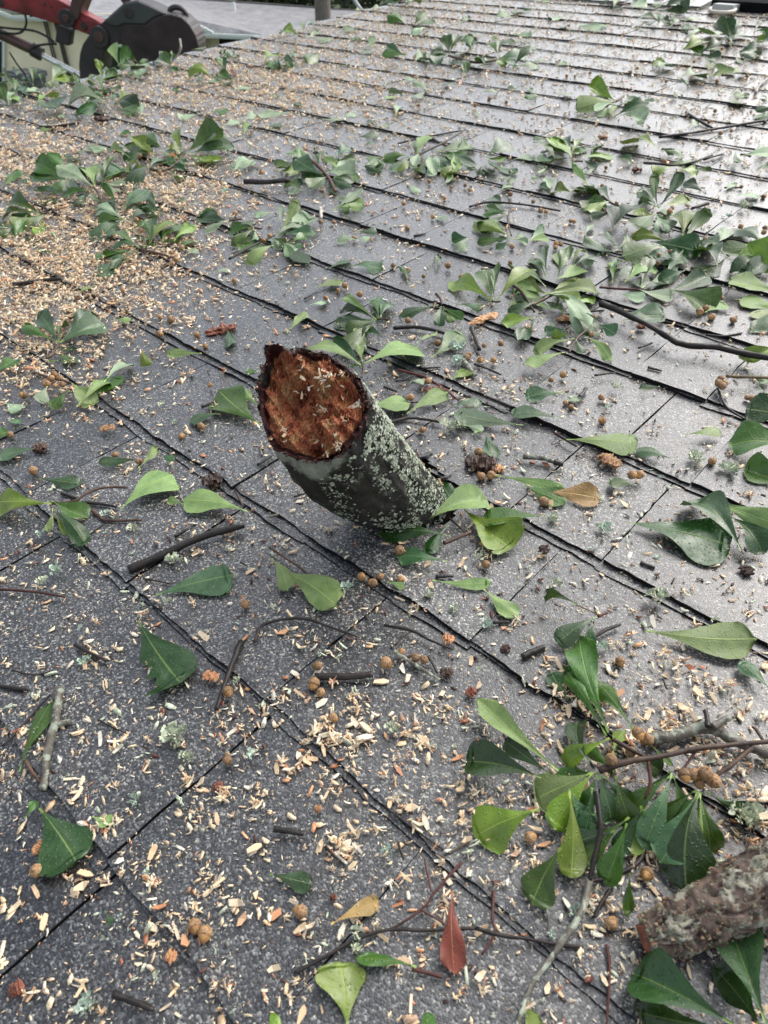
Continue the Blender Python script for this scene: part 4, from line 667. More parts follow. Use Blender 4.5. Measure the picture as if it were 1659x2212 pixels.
# ------------------------------------------------------------------ loose twigs
t7 = lambda *a, **k: twig('7', *a, **k)
o = t7([(555, 268), (700, 205), (860, 130), (1055, 75)], 19, 'k', look='x', r1=15); PEND.pop(); tag(o, 'long thick black stick lying downhill of the stub with one blunt end', 'stick', 'fallen twigs')
o = t7([(1048, 575), (1030, 600), (1000, 680), (960, 790), (936, 872)], 13, 'k', rough=.6); PEND.pop(); tag(o, 'knobbly dark stick with a freshly cut lower end', 'stick', 'fallen twigs')
o = t7([(255, 780), (242, 900), (218, 1000), (198, 1100), (186, 1220)], 21, 'l', rough=.5); PEND.pop(); tag(o, 'short lichen-coated grey twig with a side stub and a cut end', 'twig', 'fallen twigs'); twig('7', [(232, 940), (270, 930), (305, 925)], 15, 'l', o, 0, name='side_stub')
for t, pts, r, m in [
 ('7', [(1100, 580), (1130, 510), (1230, 480), (1330, 482), (1440, 520), (1540, 555)], 7, 'k'), ('7', [(1360, 728), (1500, 728), (1612, 720)], 15, 'k'), ('7', [(325, 590), (380, 622), (462, 660)], 9, 'k'), ('7', [(-20, 352), (130, 360), (282, 385)], 6, 'r'), ('7', [(0, 770), (60, 778), (125, 785)], 9, 'k'),
 ('7', [(620, 305), (680, 316), (735, 327)], 4, 'k'), ('7', [(10, 1030), (90, 950), (150, 880), (218, 805)], 6, 'k'), ('7', [(425, 915), (480, 945), (550, 975)], 4, 'k'), ('7', [(1165, 170), (1230, 215), (1300, 260), (1350, 312)], 6, 'b'), ('7', [(50, 700), (150, 722), (232, 700)], 4, 'k'), ('7', [(110, 1090), (140, 1140), (175, 1185)], 9, 'b'), ('7', [(1040, 235), (1065, 250)], 5, 'k'),
 ('A', [(490, 1003), (560, 1030), (665, 1070)], 16, 'k'), ('A', [(1185, 290), (1250, 300), (1312, 312)], 14, 'k'), ('A', [(1405, 365), (1440, 400), (1485, 440)], 7, 'k'), ('A', [(1270, 912), (1400, 845), (1530, 770), (1680, 725), (1830, 728), (2060, 718)], 9, 'k'),
 ('B', [(400, 720), (500, 748), (620, 765), (760, 790), (860, 800)], 9, 'k'), ('B', [(0, 190), (130, 290), (280, 395)], 5, 'k'), ('B', [(270, 395), (320, 370), (372, 342)], 4, 'o'), ('B', [(60, 345), (85, 420)], 7, 'k'), ('B', [(120, 895), (190, 912), (252, 930)], 10, 'r'),
 ('B', [(335, 435), (270, 505), (215, 570), (160, 640), (30, 725)], 7, 'r'), ('B', [(175, 420), (190, 490), (205, 560)], 5, 'r'), ('B', [(160, 640), (215, 670), (262, 702)], 5, 'r'), ('B', [(475, 560), (468, 680), (478, 745), (422, 832)], 7, 'r'),
 ('B', [(962, 790), (975, 900), (962, 1140)], 7, 'r'), ('B', [(975, 555), (940, 610), (908, 672)], 10, 'k'), ('B', [(1132, 355), (1100, 430), (1000, 492), (900, 515), (868, 545)], 11, 'k'), ('B', [(700, 600), (708, 670), (718, 745)], 6, 'l'), ('B', [(985, 735), (1080, 720)], 5, 'k'),
 ('8', [(0, 507), (120, 530), (200, 572), (300, 612)], 7, 'k'), ('8', [(50, 592), (80, 560), (120, 530)], 5, 'k'), ('8', [(45, 620), (110, 662), (180, 705), (240, 742)], 9, 'l'), ('8', [(190, 640), (212, 675), (230, 712)], 7, 'k'), ('8', [(598, 642), (650, 618), (692, 600)], 14, 'k'), ('8', [(905, 560), (960, 527), (1022, 503)], 8, 'k'), ('8', [(222, 297), (300, 294)], 8, 'k'), ('8', [(1108, 235), (1170, 260)], 8, 'k'), ('8', [(1205, 738), (1222, 782)], 5, 'k'), ('8', [(470, 495), (540, 492)], 7, 'k'),
 ('6', [(1390, 130), (1470, 135), (1545, 122)], 5, 'k'), ('6', [(378, 98), (392, 140), (412, 192)], 11, 'k'), ('6', [(40, 100), (150, 97), (290, 130)], 9, 'k'), ('6', [(165, 275), (245, 270)], 5, 'k'), ('6', [(60, 280), (170, 310), (240, 350), (322, 412)], 6, 'r'), ('6', [(50, 330), (85, 325), (130, 305)], 5, 'k'), ('6', [(343, 240), (370, 275), (395, 305)], 11, 'l'), ('6', [(390, 255), (450, 278), (505, 302)], 5, 'k'), ('6', [(20, 512), (100, 490), (180, 495), (248, 508)], 7, 'k'), ('6', [(0, 355), (55, 375)], 7, 'k'), ('6', [(115, 422), (200, 418)], 4, 'r'), ('6', [(440, 395), (550, 440)], 6, 'k'), ('6', [(600, 655), (680, 662), (735, 678)], 12, 'l'), ('6', [(735, 680), (775, 690)], 13, 'k'), ('6', [(735, 553), (780, 580), (832, 612)], 6, 'k'), ('6', [(845, 400), (862, 380), (872, 360)], 10, 'k'), ('6', [(1100, 187), (1160, 165)], 5, 'k'), ('6', [(1140, 270), (1200, 286)], 6, 'k'), ('6', [(1198, 972), (1270, 985), (1342, 985)], 11, 'k'), ('6', [(910, 305), (1000, 293)], 5, 'k'), ('6', [(1440, 360), (1480, 442), (1565, 497)], 6, 'k'),
 ('5', [(265, 815), (335, 837)], 7, 'k'), ('5', [(355, 855), (430, 860), (502, 872)], 7, 'k'), ('5', [(400, 890), (430, 915), (465, 932), (612, 930)], 8, 'b'), ('5', [(375, 1002), (450, 945)], 3, 'k'), ('5', [(755, 1002), (812, 968)], 8, 'k'), ('5', [(1018, 808), (1052, 872)], 6, 'b'), ('5', [(1165, 917), (1212, 903)], 7, 'l'), ('5', [(1112, 692), (1182, 650)], 6, 'k'), ('5', [(870, 442), (955, 408)], 6, 'k'), ('5', [(1132, 652), (1125, 615), (1140, 580)], 5, 'l'), ('5', [(1270, 830), (1342, 808)], 4, 'k'), ('5', [(350, 40), (300, 60)], 5, 'k'),
 ('3', [(55, 682), (150, 668), (262, 655)], 10, 'k'), ('3', [(1385, 350), (1388, 395)], 8, 'w'), ('3', [(1315, 742), (1372, 710)], 4, 'k'), ('3', [(170, 372), (260, 340), (350, 325), (425, 345)], 4, 'k'),
 ('4', [(370, 345), (450, 325), (600, 335), (762, 362)], 5, 'k'), ('4', [(1400, 330), (1330, 352)], 8, 'k'), ('4', [(810, 802), (950, 793)], 6, 'k'), ('4', [(1470, 262), (1545, 262)], 3, 'k'),
 ('2', [(1190, 592), (1300, 578), (1400, 562), (1530, 540), (1680, 515)], 6, 'k'), ('2', [(1305, 485), (1360, 520), (1425, 556)], 6, 'k'), ('2', [(1605, 402), (1625, 365), (1680, 325)], 7, 'w'), ('2', [(1642, 530), (1680, 465)], 6, 'k'), ('2', [(1380, 690), (1470, 665), (1420, 700)], 4, 'k'),
 ('1', [(190, 550), (260, 545), (342, 530)], 6, 'k'), ('C', [(1305, 285, .05), (1312, 350, .03), (1290, 400, .012), (1255, 435, .0)], 8, 'w'), ('4', [(130, 470), (180, 460)], 4, 'k'), ('3', [(420, 330), (500, 320)], 3, 'k'), ('2', [(60, 620), (190, 590), (345, 562)], 4, 'k')]:
    twig(t, pts, r, m)
o = twig('D', [(1298, 655, .004), (1380, 692, .008), (1440, 725, .008), (1470, 743, .006), (1540, 750, .006), (1620, 765, .008), (1720, 785, .008)], 7, 'k', rough=.5); PEND.pop(); tag(o, 'long bare crooked twig reaching in from the right edge below the leaf heap', 'twig', 'fallen twigs')
bt = empty('bent_branch', Wp(onroof(px('B', 915, 130), .01))); twig('B', [(915, 130, .02), (935, 250, .018), (930, 330, .014), (905, 430, .01), (888, 510, .006)], 12, 'k', bt, name='dark_stem', rough=.5); twig('B', [(886, 505, .004), (870, 600, .004), (835, 680, .004), (740, 820, .004), (640, 960, .004), (590, 1090, .004), (565, 1190, .004)], 15, 'l', bt, name='lichen_stem', rough=.4)
tag(bt, 'long forked branch, dark above and lichen-grey below, passing under the leaves', 'branch')
# ------------------------------------------------------------------ loose acorns
for t, s in {'5': '850,130 690,125 888,180 905,347 870,525 785,568 143,718 100,390 497,648 600,675 45,560 735,65', '6': '433,175 417,238 473,238 355,228 368,216 505,168 230,165 190,330 113,400 168,540 722,325 772,302 785,422 808,442 940,400 942,500 408,637 418,740 462,737 1420,675 1075,735 1105,735 690,848 895,130 105,68 1390,15 1365,32 1415,53 1508,65 1570,400 1590,405 65,1060',
 '7': '1370,682 1355,760 1388,798 1440,907 980,1090 985,795 1562,297 1610,322 1645,295 1060,415', '8': '440,245 75,620 135,645 172,657 10,670 73,308 1020,665', 'A': '160,470 840,712 885,745 1295,645', 'B': '985,695 635,325 1135,485',
 '3': '1015,375 1385,408 200,425 1012,665 1490,685 1408,738 1553,722 1460,705 735,825 60,765 800,400 1440,410 50,505 530,705 1530,480 690,820', '4': '350,252 370,272 290,260 260,308 805,405 820,408 700,365 675,362 745,505 765,508 740,520 210,388 100,435 172,645 38,598 275,598 335,650 960,175 943,255 1450,715 1460,740 1390,485 1540,430 1210,150 195,235 85,330 645,322 105,620 545,585 1640,300 1545,258 555,515 545,290',
 '2': '455,425 250,400 790,328 825,330 1065,312 1165,265 1095,295 1405,525 1455,575 1500,565 1430,478 1570,330 530,440 392,455 1220,350 150,455 890,315 1440,350', '1': '1240,600 1370,615'}.items():
    for q in s.split(): acorn(t, *map(float, q.split(',')))
# ------------------------------------------------------------------ wood and bark pieces
def chunk(t, x, y, lx, ly, ang, m, look, thick=.5, seed=0):
    c = onroof(px(t, x, y), .0); kx = rm(t, x, y, 1.0); a = math.radians(ang)
    d1 = onroof(px(t, x + math.cos(a) * lx / 2, y + math.sin(a) * lx / 2)) - c; L = d1.length; ax = d1.normalized(); ay = Vector((0, 0, 1)).cross(ax); Wd = min(ly * kx * .75, L * .8); H = max(.0015, Wd * thick)
    V = []; Fc = []; nu, nv_ = 26, 12; rs = random.Random(seed + x)
    for i in range(nu + 1):
        f = -1 + 2 * i / nu; e = (1 - abs(f) ** 3) ** .5 if abs(f) < 1 else 0; e = max(e, .12) * (1 + .5 * noise.noise(Vector((f * 3, seed + x, 0))))
        for k in range(nv_):
            b = 2 * math.pi * k / nv_; n_ = noise.fractal(Vector((f * 3, math.cos(b) * 2.6, math.sin(b) * 2.6 + x)), .7, 2.2, 4) * .75
            V.append(Wp(c + ax * (f * L * (1 + .1 * n_)) + ay * (math.cos(b) * Wd * e * (1 + n_)) + Vector((0, 0, H * .55 + math.sin(b) * H * e * (1 + n_) + .0005))))
    for i in range(nu):
        for k in range(nv_): Fc.append((i * nv_ + k, i * nv_ + (k + 1) % nv_, (i + 1) * nv_ + (k + 1) % nv_, (i + 1) * nv_ + k))
    Fc += [tuple(range(nv_ - 1, -1, -1)), tuple(nu * nv_ + k for k in range(nv_))]
    o = obj('bark_piece', V, Fc, M_CHUNK[m], None, False, None, Wp(c)); pend(o, look, px(t, x, y), 'bark piece', 'bark and wood pieces', 'the red bark splinter' if (t, x) == ('5', 955) else None)
for a in [('5', 955, 115, 140, 34, -12, 'r', 'long red bark splinter'), ('6', 225, 376, 90, 28, 3, 'r', 'red bark strip'), ('6', 972, 680, 105, 42, 25, 't', 'rough tan wood piece'), ('6', 415, 695, 135, 62, 4, 'k', 'large crumbling chunk of rotten bark'), ('6', 495, 712, 50, 30, 10, 't', 'tan wood crumb'), ('4', 430, 835, 130, 24, -20, 't', 'torn tan wood splinter'), ('4', 802, 832, 115, 24, -2, 't', 'torn tan wood splinter'),
          ('4', 1092, 190, 46, 20, 0, 'r', 'reddish bark piece'), ('2', 945, 595, 45, 14, 0, 't', 'tan wood crumb'), ('7', 912, 732, 70, 28, 15, 'o', 'orange wood splinter'), ('8', 278, 568, 52, 34, 0, 'o', 'orange wood splinter'), ('8', 270, 715, 58, 46, 10, 'k', 'dark bark flake'), ('8', 375, 800, 48, 44, -30, 'r', 'reddish bark piece'), ('8', 1565, 275, 50, 50, 60, 'k', 'dark curled bark flake'), ('8', 690, 185, 45, 48, 40, 'k', 'dark bark flake'), ('8', 525, 612, 45, 40, 0, 'k', 'dark bark flake'),
          ('A', 1375, 205, 34, 72, 5, 'o', 'orange wood splinter'), ('A', 945, 113, 50, 30, 5, 'r', 'reddish bark piece'), ('A', 75, 985, 80, 40, -30, 'r', 'reddish bark piece'), ('6', 1110, 100, 42, 26, 0, 'r', 'reddish bark piece'), ('5', 175, 622, 65, 32, 5, 'k', 'dark bark flake'), ('5', 918, 768, 90, 55, -8, 'k', 'crumpled dark bark flake'), ('A', 1440, 590, 30, 60, 10, 'r', 'reddish bark piece'), ('A', 742, 842, 50, 32, 10, 'o', 'orange wood splinter'), ('5', 465, 537, 70, 22, -8, 't', 'thin tan wood shaving'), ('A', 170, 372, 80, 26, -50, 'o', 'curled orange wood shaving'),
          ('1', 440, 520, 60, 22, 10, 'k', 'dark bark flake'), ('1', 1010, 320, 30, 12, 60, 'r', 'reddish bark piece'), ('6', 1440, 5, 25, 12, 10, 'r', 'reddish bark piece')]: chunk(*a)
# ------------------------------------------------------------------ lichen tufts
def tuft(t, x, y, s, blue=False, look=None):
    c = onroof(px(t, x, y), .001); r = rm(t, x, y, s / 2); V = []; Fc = []; rs = random.Random(x * 7 + y); n = int(9 + s / 4)
    for _ in range(n):
        a = rs.uniform(0, 6.28); q = c + Vector((math.cos(a), math.sin(a), 0)) * r * rs.uniform(0, .75) + Vector((0, 0, rs.uniform(.001, r * .45))); d = (Vector((math.cos(a), math.sin(a), rs.uniform(.2, 1.2)))).normalized(); sd_ = d.cross(Vector((rs.gauss(0, 1), rs.gauss(0, 1), 1))).normalized(); L = r * rs.uniform(.35, .8); up = sd_.cross(d); b = len(V)
        for i in range(4):
            f = i / 3; w_ = L * (.16 + .5 * f) * (.7 if i == 3 else 1)
            for j in range(5):
                g_ = -1 + j / 2; V.append(Wp(q + d * L * (f - .2 * (abs(g_) if j % 2 else .3) * f) + sd_ * w_ * g_ + up * (L * .25 * f * f + L * .16 * math.sin(j * 2.4 + i * 2) * f)))
        for i in range(3):
            for j in range(4): Fc.append((b + i * 5 + j, b + i * 5 + j + 1, b + i * 5 + j + 6, b + i * 5 + j + 5))
    o = obj('lichen_tuft', V, Fc, M_LICHB if blue else M_LICH, None, True, None, Wp(c)); pend(o, look or (('large ' if s > 75 else '') + ('bluish lichen tuft' if blue else 'pale green lichen tuft')), px(t, x, y), 'lichen', 'lichen tufts')
for a in [('7', 240, 275, 62, 1), ('7', 185, 322, 55), ('7', 762, 985, 110), ('7', 808, 1080, 72), ('7', 755, 232, 62), ('7', 365, 665, 55, 1), ('7', 1090, 1065, 50, 1), ('7', 168, 972, 45, 1), ('7', 345, 525, 30, 1), ('7', 722, 405, 42), ('7', 575, 90, 40), ('7', 180, 110, 50, 1), ('7', 1505, 345, 60, 1), ('7', 1020, 750, 40), ('6', 318, 190, 70, 1), ('6', 322, 250, 60, 1), ('6', 285, 530, 80), ('6', 335, 528, 60), ('6', 1000, 362, 52), ('6', 965, 445, 34, 1), ('6', 1345, 665, 72), ('6', 1490, 715, 80), ('6', 722, 932, 46), ('6', 1190, 750, 26, 1), ('6', 955, 975, 55, 1), ('6', 1300, 1000, 20),
          ('8', 1180, 388, 82), ('8', 448, 505, 52, 1), ('8', 945, 605, 55, 1), ('8', 745, 332, 50), ('8', 735, 45, 45), ('8', 300, 440, 46), ('8', 190, 380, 46), ('8', 40, 960, 66), ('8', 900, 188, 32, 1), ('8', 400, 220, 50), ('8', 1430, 490, 36), ('8', 410, 700, 30), ('A', 585, 165, 62, 1), ('A', 635, 480, 35, 1), ('A', 515, 672, 32, 1), ('A', 1540, 735, 55), ('A', 1542, 805, 58), ('A', 375, 1050, 85, 1), ('A', 680, 925, 40), ('B', 15, 390, 52, 1), ('B', 1552, 240, 115), ('B', 830, 650, 60, 1), ('B', 730, 745, 42, 1), ('B', 795, 40, 50),
          ('5', 572, 970, 46), ('5', 458, 905, 40, 1), ('5', 700, 435, 30), ('5', 938, 832, 36), ('5', 750, 510, 30, 1), ('3', 968, 285, 40, 1), ('4', 1490, 390, 30, 1), ('4', 520, 240, 45), ('C', 390, 640, 90), ('2', 1100, 20, 50), ('4', 1570, 480, 50, 1), ('4', 1560, 350, 50), ('8', 960, 80, 40, 1), ('8', 930, 90, 40)]: tuft(a[0], a[1], a[2], a[3], len(a) > 4)
# ------------------------------------------------------------------ the broken branch stub through the roof
OUT = [(165, 150), (180, 118), (235, 95), (300, 112), (345, 140), (385, 168), (400, 132), (450, 132), (530, 165), (600, 165), (680, 215), (760, 265), (830, 330), (880, 400), (912, 470), (925, 560), (905, 660), (860, 750), (800, 835), (740, 905), (640, 948), (540, 960), (430, 945), (330, 908), (240, 875), (200, 810), (165, 720), (145, 640), (125, 540), (118, 440), (120, 370), (148, 280), (185, 225), (175, 185)]
b0 = onroof((872, 1083)); rfc = rayl((675, 868)); _k = onroof((675, 868)); fc = CAMP + (_k - CAMP) * .65
axis = (fc - b0).normalized(); fn = (axis * .42 + (CAMP - fc).normalized() * .58).normalized()
def onface(d): r = rayl(d); return CAMP + r * ((fc - CAMP).dot(fn) / r.dot(fn))
_o = [Vector(px('S', *p)) for p in OUT]; _c = Vector((675, 868))
NS = 128; ring = []
def oray(a):
    d = Vector((math.cos(a), -math.sin(a))); best = 0
    for i in range(len(_o)):
        p, q = _o[i] - _c, _o[(i + 1) % len(_o)] - _c; e = q - p; den = d.x * e.y - d.y * e.x
        if abs(den) < 1e-9: continue
        t = (p.x * e.y - p.y * e.x) / den; s = (p.x * d.y - p.y * d.x) / den
        if t > 0 and -1e-6 <= s <= 1 + 1e-6: best = max(best, t)
    return _c + d * best
rim = [onface(oray(2 * math.pi * k / NS)) for k in range(NS)]
R0 = .0405; base = []
for k in range(NS):
    a = 2 * math.pi * k / NS; d = (onroof((_c.x + 200 + 10 * math.cos(a), _c.y + 215 - 10 * math.sin(a))) - onroof((_c.x + 200, _c.y + 215))); d.z = 0; d.normalize(); base.append(b0 + d * R0)
stub = empty('broken_branch', Wp(b0)); tag(stub, 'thick broken tree branch with rotten orange face punched upright through the shingles', 'branch stub')
def fb(x, y, z): return noise.fractal(Vector((x, y, z)), 1.0, 2.2, 5)
V = []; Fc = []; NR = 46
for i in range(NR + 1):
    f = i / NR
    for k in range(NS):
        g_ = -.30 + 1.30 * f; p = base[k] + (rim[k] - base[k]) * g_
        c_ = b0 + (fc - b0) * g_; a = 2 * math.pi * k / NS
        out = (p - c_); out -= axis * out.dot(axis); out.normalize()
        bul = .0035 * math.sin(math.pi * min(1, max(0, g_))) + .0125 * math.sin(math.pi * min(1, max(0, g_)) ** .9) * max(0, math.cos(a - 3.95)) ** 1.5; sh = -.0055 * math.sin(math.pi * max(0, g_)) * max(0, math.cos(a - .6))
        n_ = fb(math.cos(a) * 3.2, math.sin(a) * 3.2, g_ * 4) * .0030 - .0016 * max(0, .25 - abs(noise.noise(Vector((math.cos(a) * 6, math.sin(a) * 6, g_ * 3 + 9))))) * 4 + noise.noise(Vector((math.cos(a) * 14, math.sin(a) * 14, g_ * 26))) * .0009
        rid = .0022 * max(0, noise.noise(Vector((math.cos(a) * 5, math.sin(a) * 5, g_ * 2.2 + 4))))
        p = p + out * (bul + sh + n_ + rid)
        if i == NR: p = p + fn * (.0035 * noise.noise(Vector((k * .22, 3, 1))) + .0022 * noise.noise(Vector((k * .8, 8, 1)))) + out * .0016 * noise.noise(Vector((k * .6, 2, 7)))
        V.append(Wp(p))
for i in range(NR):
    for k in range(NS): Fc.append((i * NS + k, i * NS + (k + 1) % NS, (i + 1) * NS + (k + 1) % NS, (i + 1) * NS + k))
def stub_bark():
    m, n, b = newmat('wet_black_bark_with_grey_patches'); g = N(n, 'ShaderNodeNewGeometry'); p = g.outputs['Position']
    ns = N(n, 'ShaderNodeTexNoise', Scale=55.0, Detail=9.0, Roughness=.7); n.links.new(p, ns.inputs['Vector']); r = ramp(n, ns.outputs[0], [(.35, (.008, .0075, .008)), (.6, (.022, .019, .018)), (.75, (.06, .05, .045))])
    # smooth grey-green skin on the downhill left flank
    c = Wp(CAMP + (onroof(px('S', 400, 1010)) - CAMP) * .70); vm = n.nodes.new('ShaderNodeVectorMath'); vm.operation = 'DISTANCE'; n.links.new(p, vm.inputs[0]); vm.inputs[1].default_value = c
    n2 = N(n, 'ShaderNodeTexNoise', Scale=38.0, Detail=6.0, Roughness=.6); n.links.new(p, n2.inputs['Vector'])
    a = N(n, 'ShaderNodeMath', operation='MULTIPLY_ADD'); n.links.new(n2.outputs[0], a.inputs[0]); a.inputs[1].default_value = .07; n.links.new(vm.outputs['Value'], a.inputs[2])
    gm_ = ramp(n, a.outputs[0], [(.066, (1, 1, 1)), (.074, (0, 0, 0))]); gc = ramp(n, ns.outputs[0], [(.35, (.2, .21, .17)), (.7, (.4, .41, .34))])
    l = N(n, 'ShaderNodeTexNoise', Scale=95.0, Detail=7.0, Roughness=.65); n.links.new(p, l.inputs['Vector']); lr = ramp(n, l.outputs[0], [(.56, (0, 0, 0)), (.6, (1, 1, 1))])
    c1 = mix(n, gm_.outputs[0], r.outputs[0], gc.outputs[0]); lm = N(n, 'ShaderNodeMath', operation='MULTIPLY'); n.links.new(lr.outputs[0], lm.inputs[0]); lm.inputs[1].default_value = .45; c2 = mix(n, lm.outputs[0], c1, (.16, .19, .14))
    n.links.new(c2, b.inputs['Base Color']); b.inputs['Roughness'].default_value = .42; bp = N(n, 'ShaderNodeBump', Strength=1.0, Distance=.004); n.links.new(ns.outputs[0], bp.inputs['Height']); n.links.new(bp.outputs[0], b.inputs['Normal']); return m
obj('bark', V, Fc, stub_bark(), stub, True)
# the broken face: rough rim, then recessed fibrous wood
def face_mat():
    m, n, b = newmat('rotten_orange_wood'); uv = N(n, 'ShaderNodeUVMap'); sp = N(n, 'ShaderNodeSeparateXYZ'); n.links.new(uv.outputs[0], sp.inputs[0])
    g = N(n, 'ShaderNodeTexCoord'); mp = N(n, 'ShaderNodeMapping'); mp.inputs['Scale'].default_value = (900, 130, 1); mp.inputs['Rotation'].default_value = (0, 0, R_(20)); n.links.new(uv.outputs[0], mp.inputs[0])
    fi = N(n, 'ShaderNodeTexNoise', Scale=.09, Detail=8.0, Roughness=.7); n.links.new(mp.outputs[0], fi.inputs['Vector'])
    bl = N(n, 'ShaderNodeTexNoise', Scale=6.5, Detail=8.0, Roughness=.62); n.links.new(uv.outputs[0], bl.inputs['Vector'])
    base_ = ramp(n, bl.outputs[0], [(.34, (.08, .024, .016)), (.42, (.25, .07, .035)), (.49, (.46, .15, .075)), (.55, (.36, .18, .08)), (.66, (.62, .36, .19))])
    f2 = ramp(n, fi.outputs[0], [(.36, (.3, .24, .2)), (.5, (.95, .9, .85)), (.64, (1.5, 1.45, 1.35))]); c = mix(n, .9, base_.outputs[0], f2.outputs[0], 'MULTIPLY')
    # dark bark ring by radius (stored in a second uv)
    u2 = N(n, 'ShaderNodeUVMap'); u2.uv_map = 'Radius'; s2_ = N(n, 'ShaderNodeSeparateXYZ'); n.links.new(u2.outputs[0], s2_.inputs[0])
    a = N(n, 'ShaderNodeMath', operation='MULTIPLY_ADD'); n.links.new(bl.outputs[0], a.inputs[0]); a.inputs[1].default_value = .22; n.links.new(s2_.outputs[0], a.inputs[2])
    rr = ramp(n, a.outputs[0], [(.985, (0, 0, 0)), (1.05, (1, 1, 1))]); c = mix(n, rr.outputs[0], c, (.045, .012, .010))
    vo = N(n, 'ShaderNodeTexVoronoi', Scale=17.0); n.links.new(uv.outputs[0], vo.inputs['Vector']); hole = ramp(n, vo.outputs['Distance'], [(.09, (1, 1, 1)), (.13, (0, 0, 0))]); msk = ramp(n, bl.outputs[0], [(.52, (0, 0, 0)), (.56, (1, 1, 1))]); hm = N(n, 'ShaderNodeMath', operation='MULTIPLY'); n.links.new(hole.outputs[0], hm.inputs[0]); n.links.new(msk.outputs[0], hm.inputs[1])
    c = mix(n, hm.outputs[0], c, (.012, .006, .004)); n.links.new(c, b.inputs['Base Color']); b.inputs['Roughness'].default_value = .55; b.inputs['Specular IOR Level'].default_value = .35
    h = N(n, 'ShaderNodeMath', operation='SUBTRACT'); n.links.new(fi.outputs[0], h.inputs[0]); n.links.new(hm.outputs[0], h.inputs[1])
    bp = N(n, 'ShaderNodeBump', Strength=1.0, Distance=.0022); n.links.new(h.outputs[0], bp.inputs['Height']); n.links.new(bp.outputs[0], b.inputs['Normal']); return m
fu = (Vector((1, 0, 0)) - fn * fn.x).normalized(); fv = fn.cross(fu)
cen = sum(rim, Vector()) / NS; V = []; Fc = []; UV = []; UR = []; NF = 60
LUMPS = [(330, 310, 170, 75, .0035), (580, 320, 230, 90, .0045), (230, 640, 90, 160, .002), (400, 530, 170, 95, -.0035), (600, 600, 130, 55, -.0055), (600, 760, 150, 120, .0035), (820, 640, 90, 110, .003), (330, 820, 160, 80, .0025), (250, 210, 80, 50, -.004), (780, 480, 90, 60, -.003), (480, 880, 70, 40, -.003)]
def depthf(P, r):
    q = P - cen; x, y = q.dot(fu) * 28, q.dot(fv) * 28; rot = x * .42 + y * .91; r2 = x * .91 - y * .42
    st = fb(rot * 1.1, r2 * .8, 3) ; steps = math.floor(st * 5) / 5 * .75 + st * .35
    d = steps * .016 + .0048 * fb(rot * 7, r2 * 1.6, 5) + .0012 * fb(x * 9, y * 9, 1)
    up_ = math.exp(-((q.dot(fu) + .004) ** 2 + (q.dot(fv) - .000) ** 2) / .0008)
    inn = max(0, min(1, (1 - r) / (.09 + .05 * noise.noise(Vector((x * 2, y * 2, 20)))))); rimz = .0012 * (1 - inn) + .0026 * noise.noise(Vector((x * 6, y * 6, 2))) * (1 - inn)
    pd_ = proj(P); sx, sy = (pd_[0] * 1.8228 - 950) / .5425, (pd_[1] * 1.8228 - 1300) / .5425; wob = 40 * noise.noise(Vector((x * 3, y * 3, 33)))
    for (lx, ly, rx, ry, h) in LUMPS:
        e = 1 - math.hypot((sx + wob - lx) / rx, (sy + wob - ly) / ry); d += h * (.5 + .5 * math.tanh(e * 6))
    return (rimz + inn * (-.0045 + d - .003 * up_))
for i in range(NF + 1):
    r = 1 - i / NF
    for k in range(NS):
        P = cen + (rim[k] - cen) * r; dz = depthf(P, r); 
        if i == 0: P2 = P + fn * (-.001)
        else: P2 = P + fn * dz
        V.append(Wp(P2)); q = P - cen; UV.append((q.dot(fu) * 11 + .5, q.dot(fv) * 11 + .5)); UR.append((r, 0))
for i in range(NF):
    for k in range(NS): Fc.append((i * NS + k, i * NS + (k + 1) % NS, (i + 1) * NS + (k + 1) % NS, (i + 1) * NS + k))
fo = obj('broken_face', V, Fc, face_mat(), stub, False, UV)
l2 = fo.data.uv_layers.new(name='Radius'); idx = np.empty(len(fo.data.loops), dtype=np.int32); fo.data.loops.foreach_get('vertex_index', idx); l2.data.foreach_set('uv', np.asarray(UR, dtype=np.float32)[idx].ravel())
def fibres():
    V = []; Fc = []
    for q in range(650):
        r = math.sqrt(random.random()) * .9; k = random.randrange(NS); P = cen + (rim[k] - cen) * r; x, y = (P - cen).dot(fu) * 28, (P - cen).dot(fv) * 28
        if noise.noise(Vector((x * 2.5, y * 2.5, 11))) < -.12: continue
        a = 1.95 + .5 * noise.noise(Vector((x, y, 7))) + random.gauss(0, .09); d = (fu * math.cos(a) + fv * math.sin(a) + fn * random.gauss(0, .2)).normalized(); L = random.uniform(.0015, .0065); w_ = random.uniform(.0002, .0006)
        P = P + fn * (depthf(P, r) + .0003); s = d.cross(fn).normalized() * w_; b = len(V); up = fn * w_ * 1.2
        for v in (P - s, P + s, P + up, P + d * L * .6 - s * .8, P + d * L * .6 + s * .8, P + d * L * .6 + up, P + d * L): V.append(Wp(v))
        Fc += [(b, b + 3, b + 5, b + 2), (b + 2, b + 5, b + 4, b + 1), (b + 3, b + 6, b + 5), (b + 5, b + 6, b + 4)]
    return V, Fc
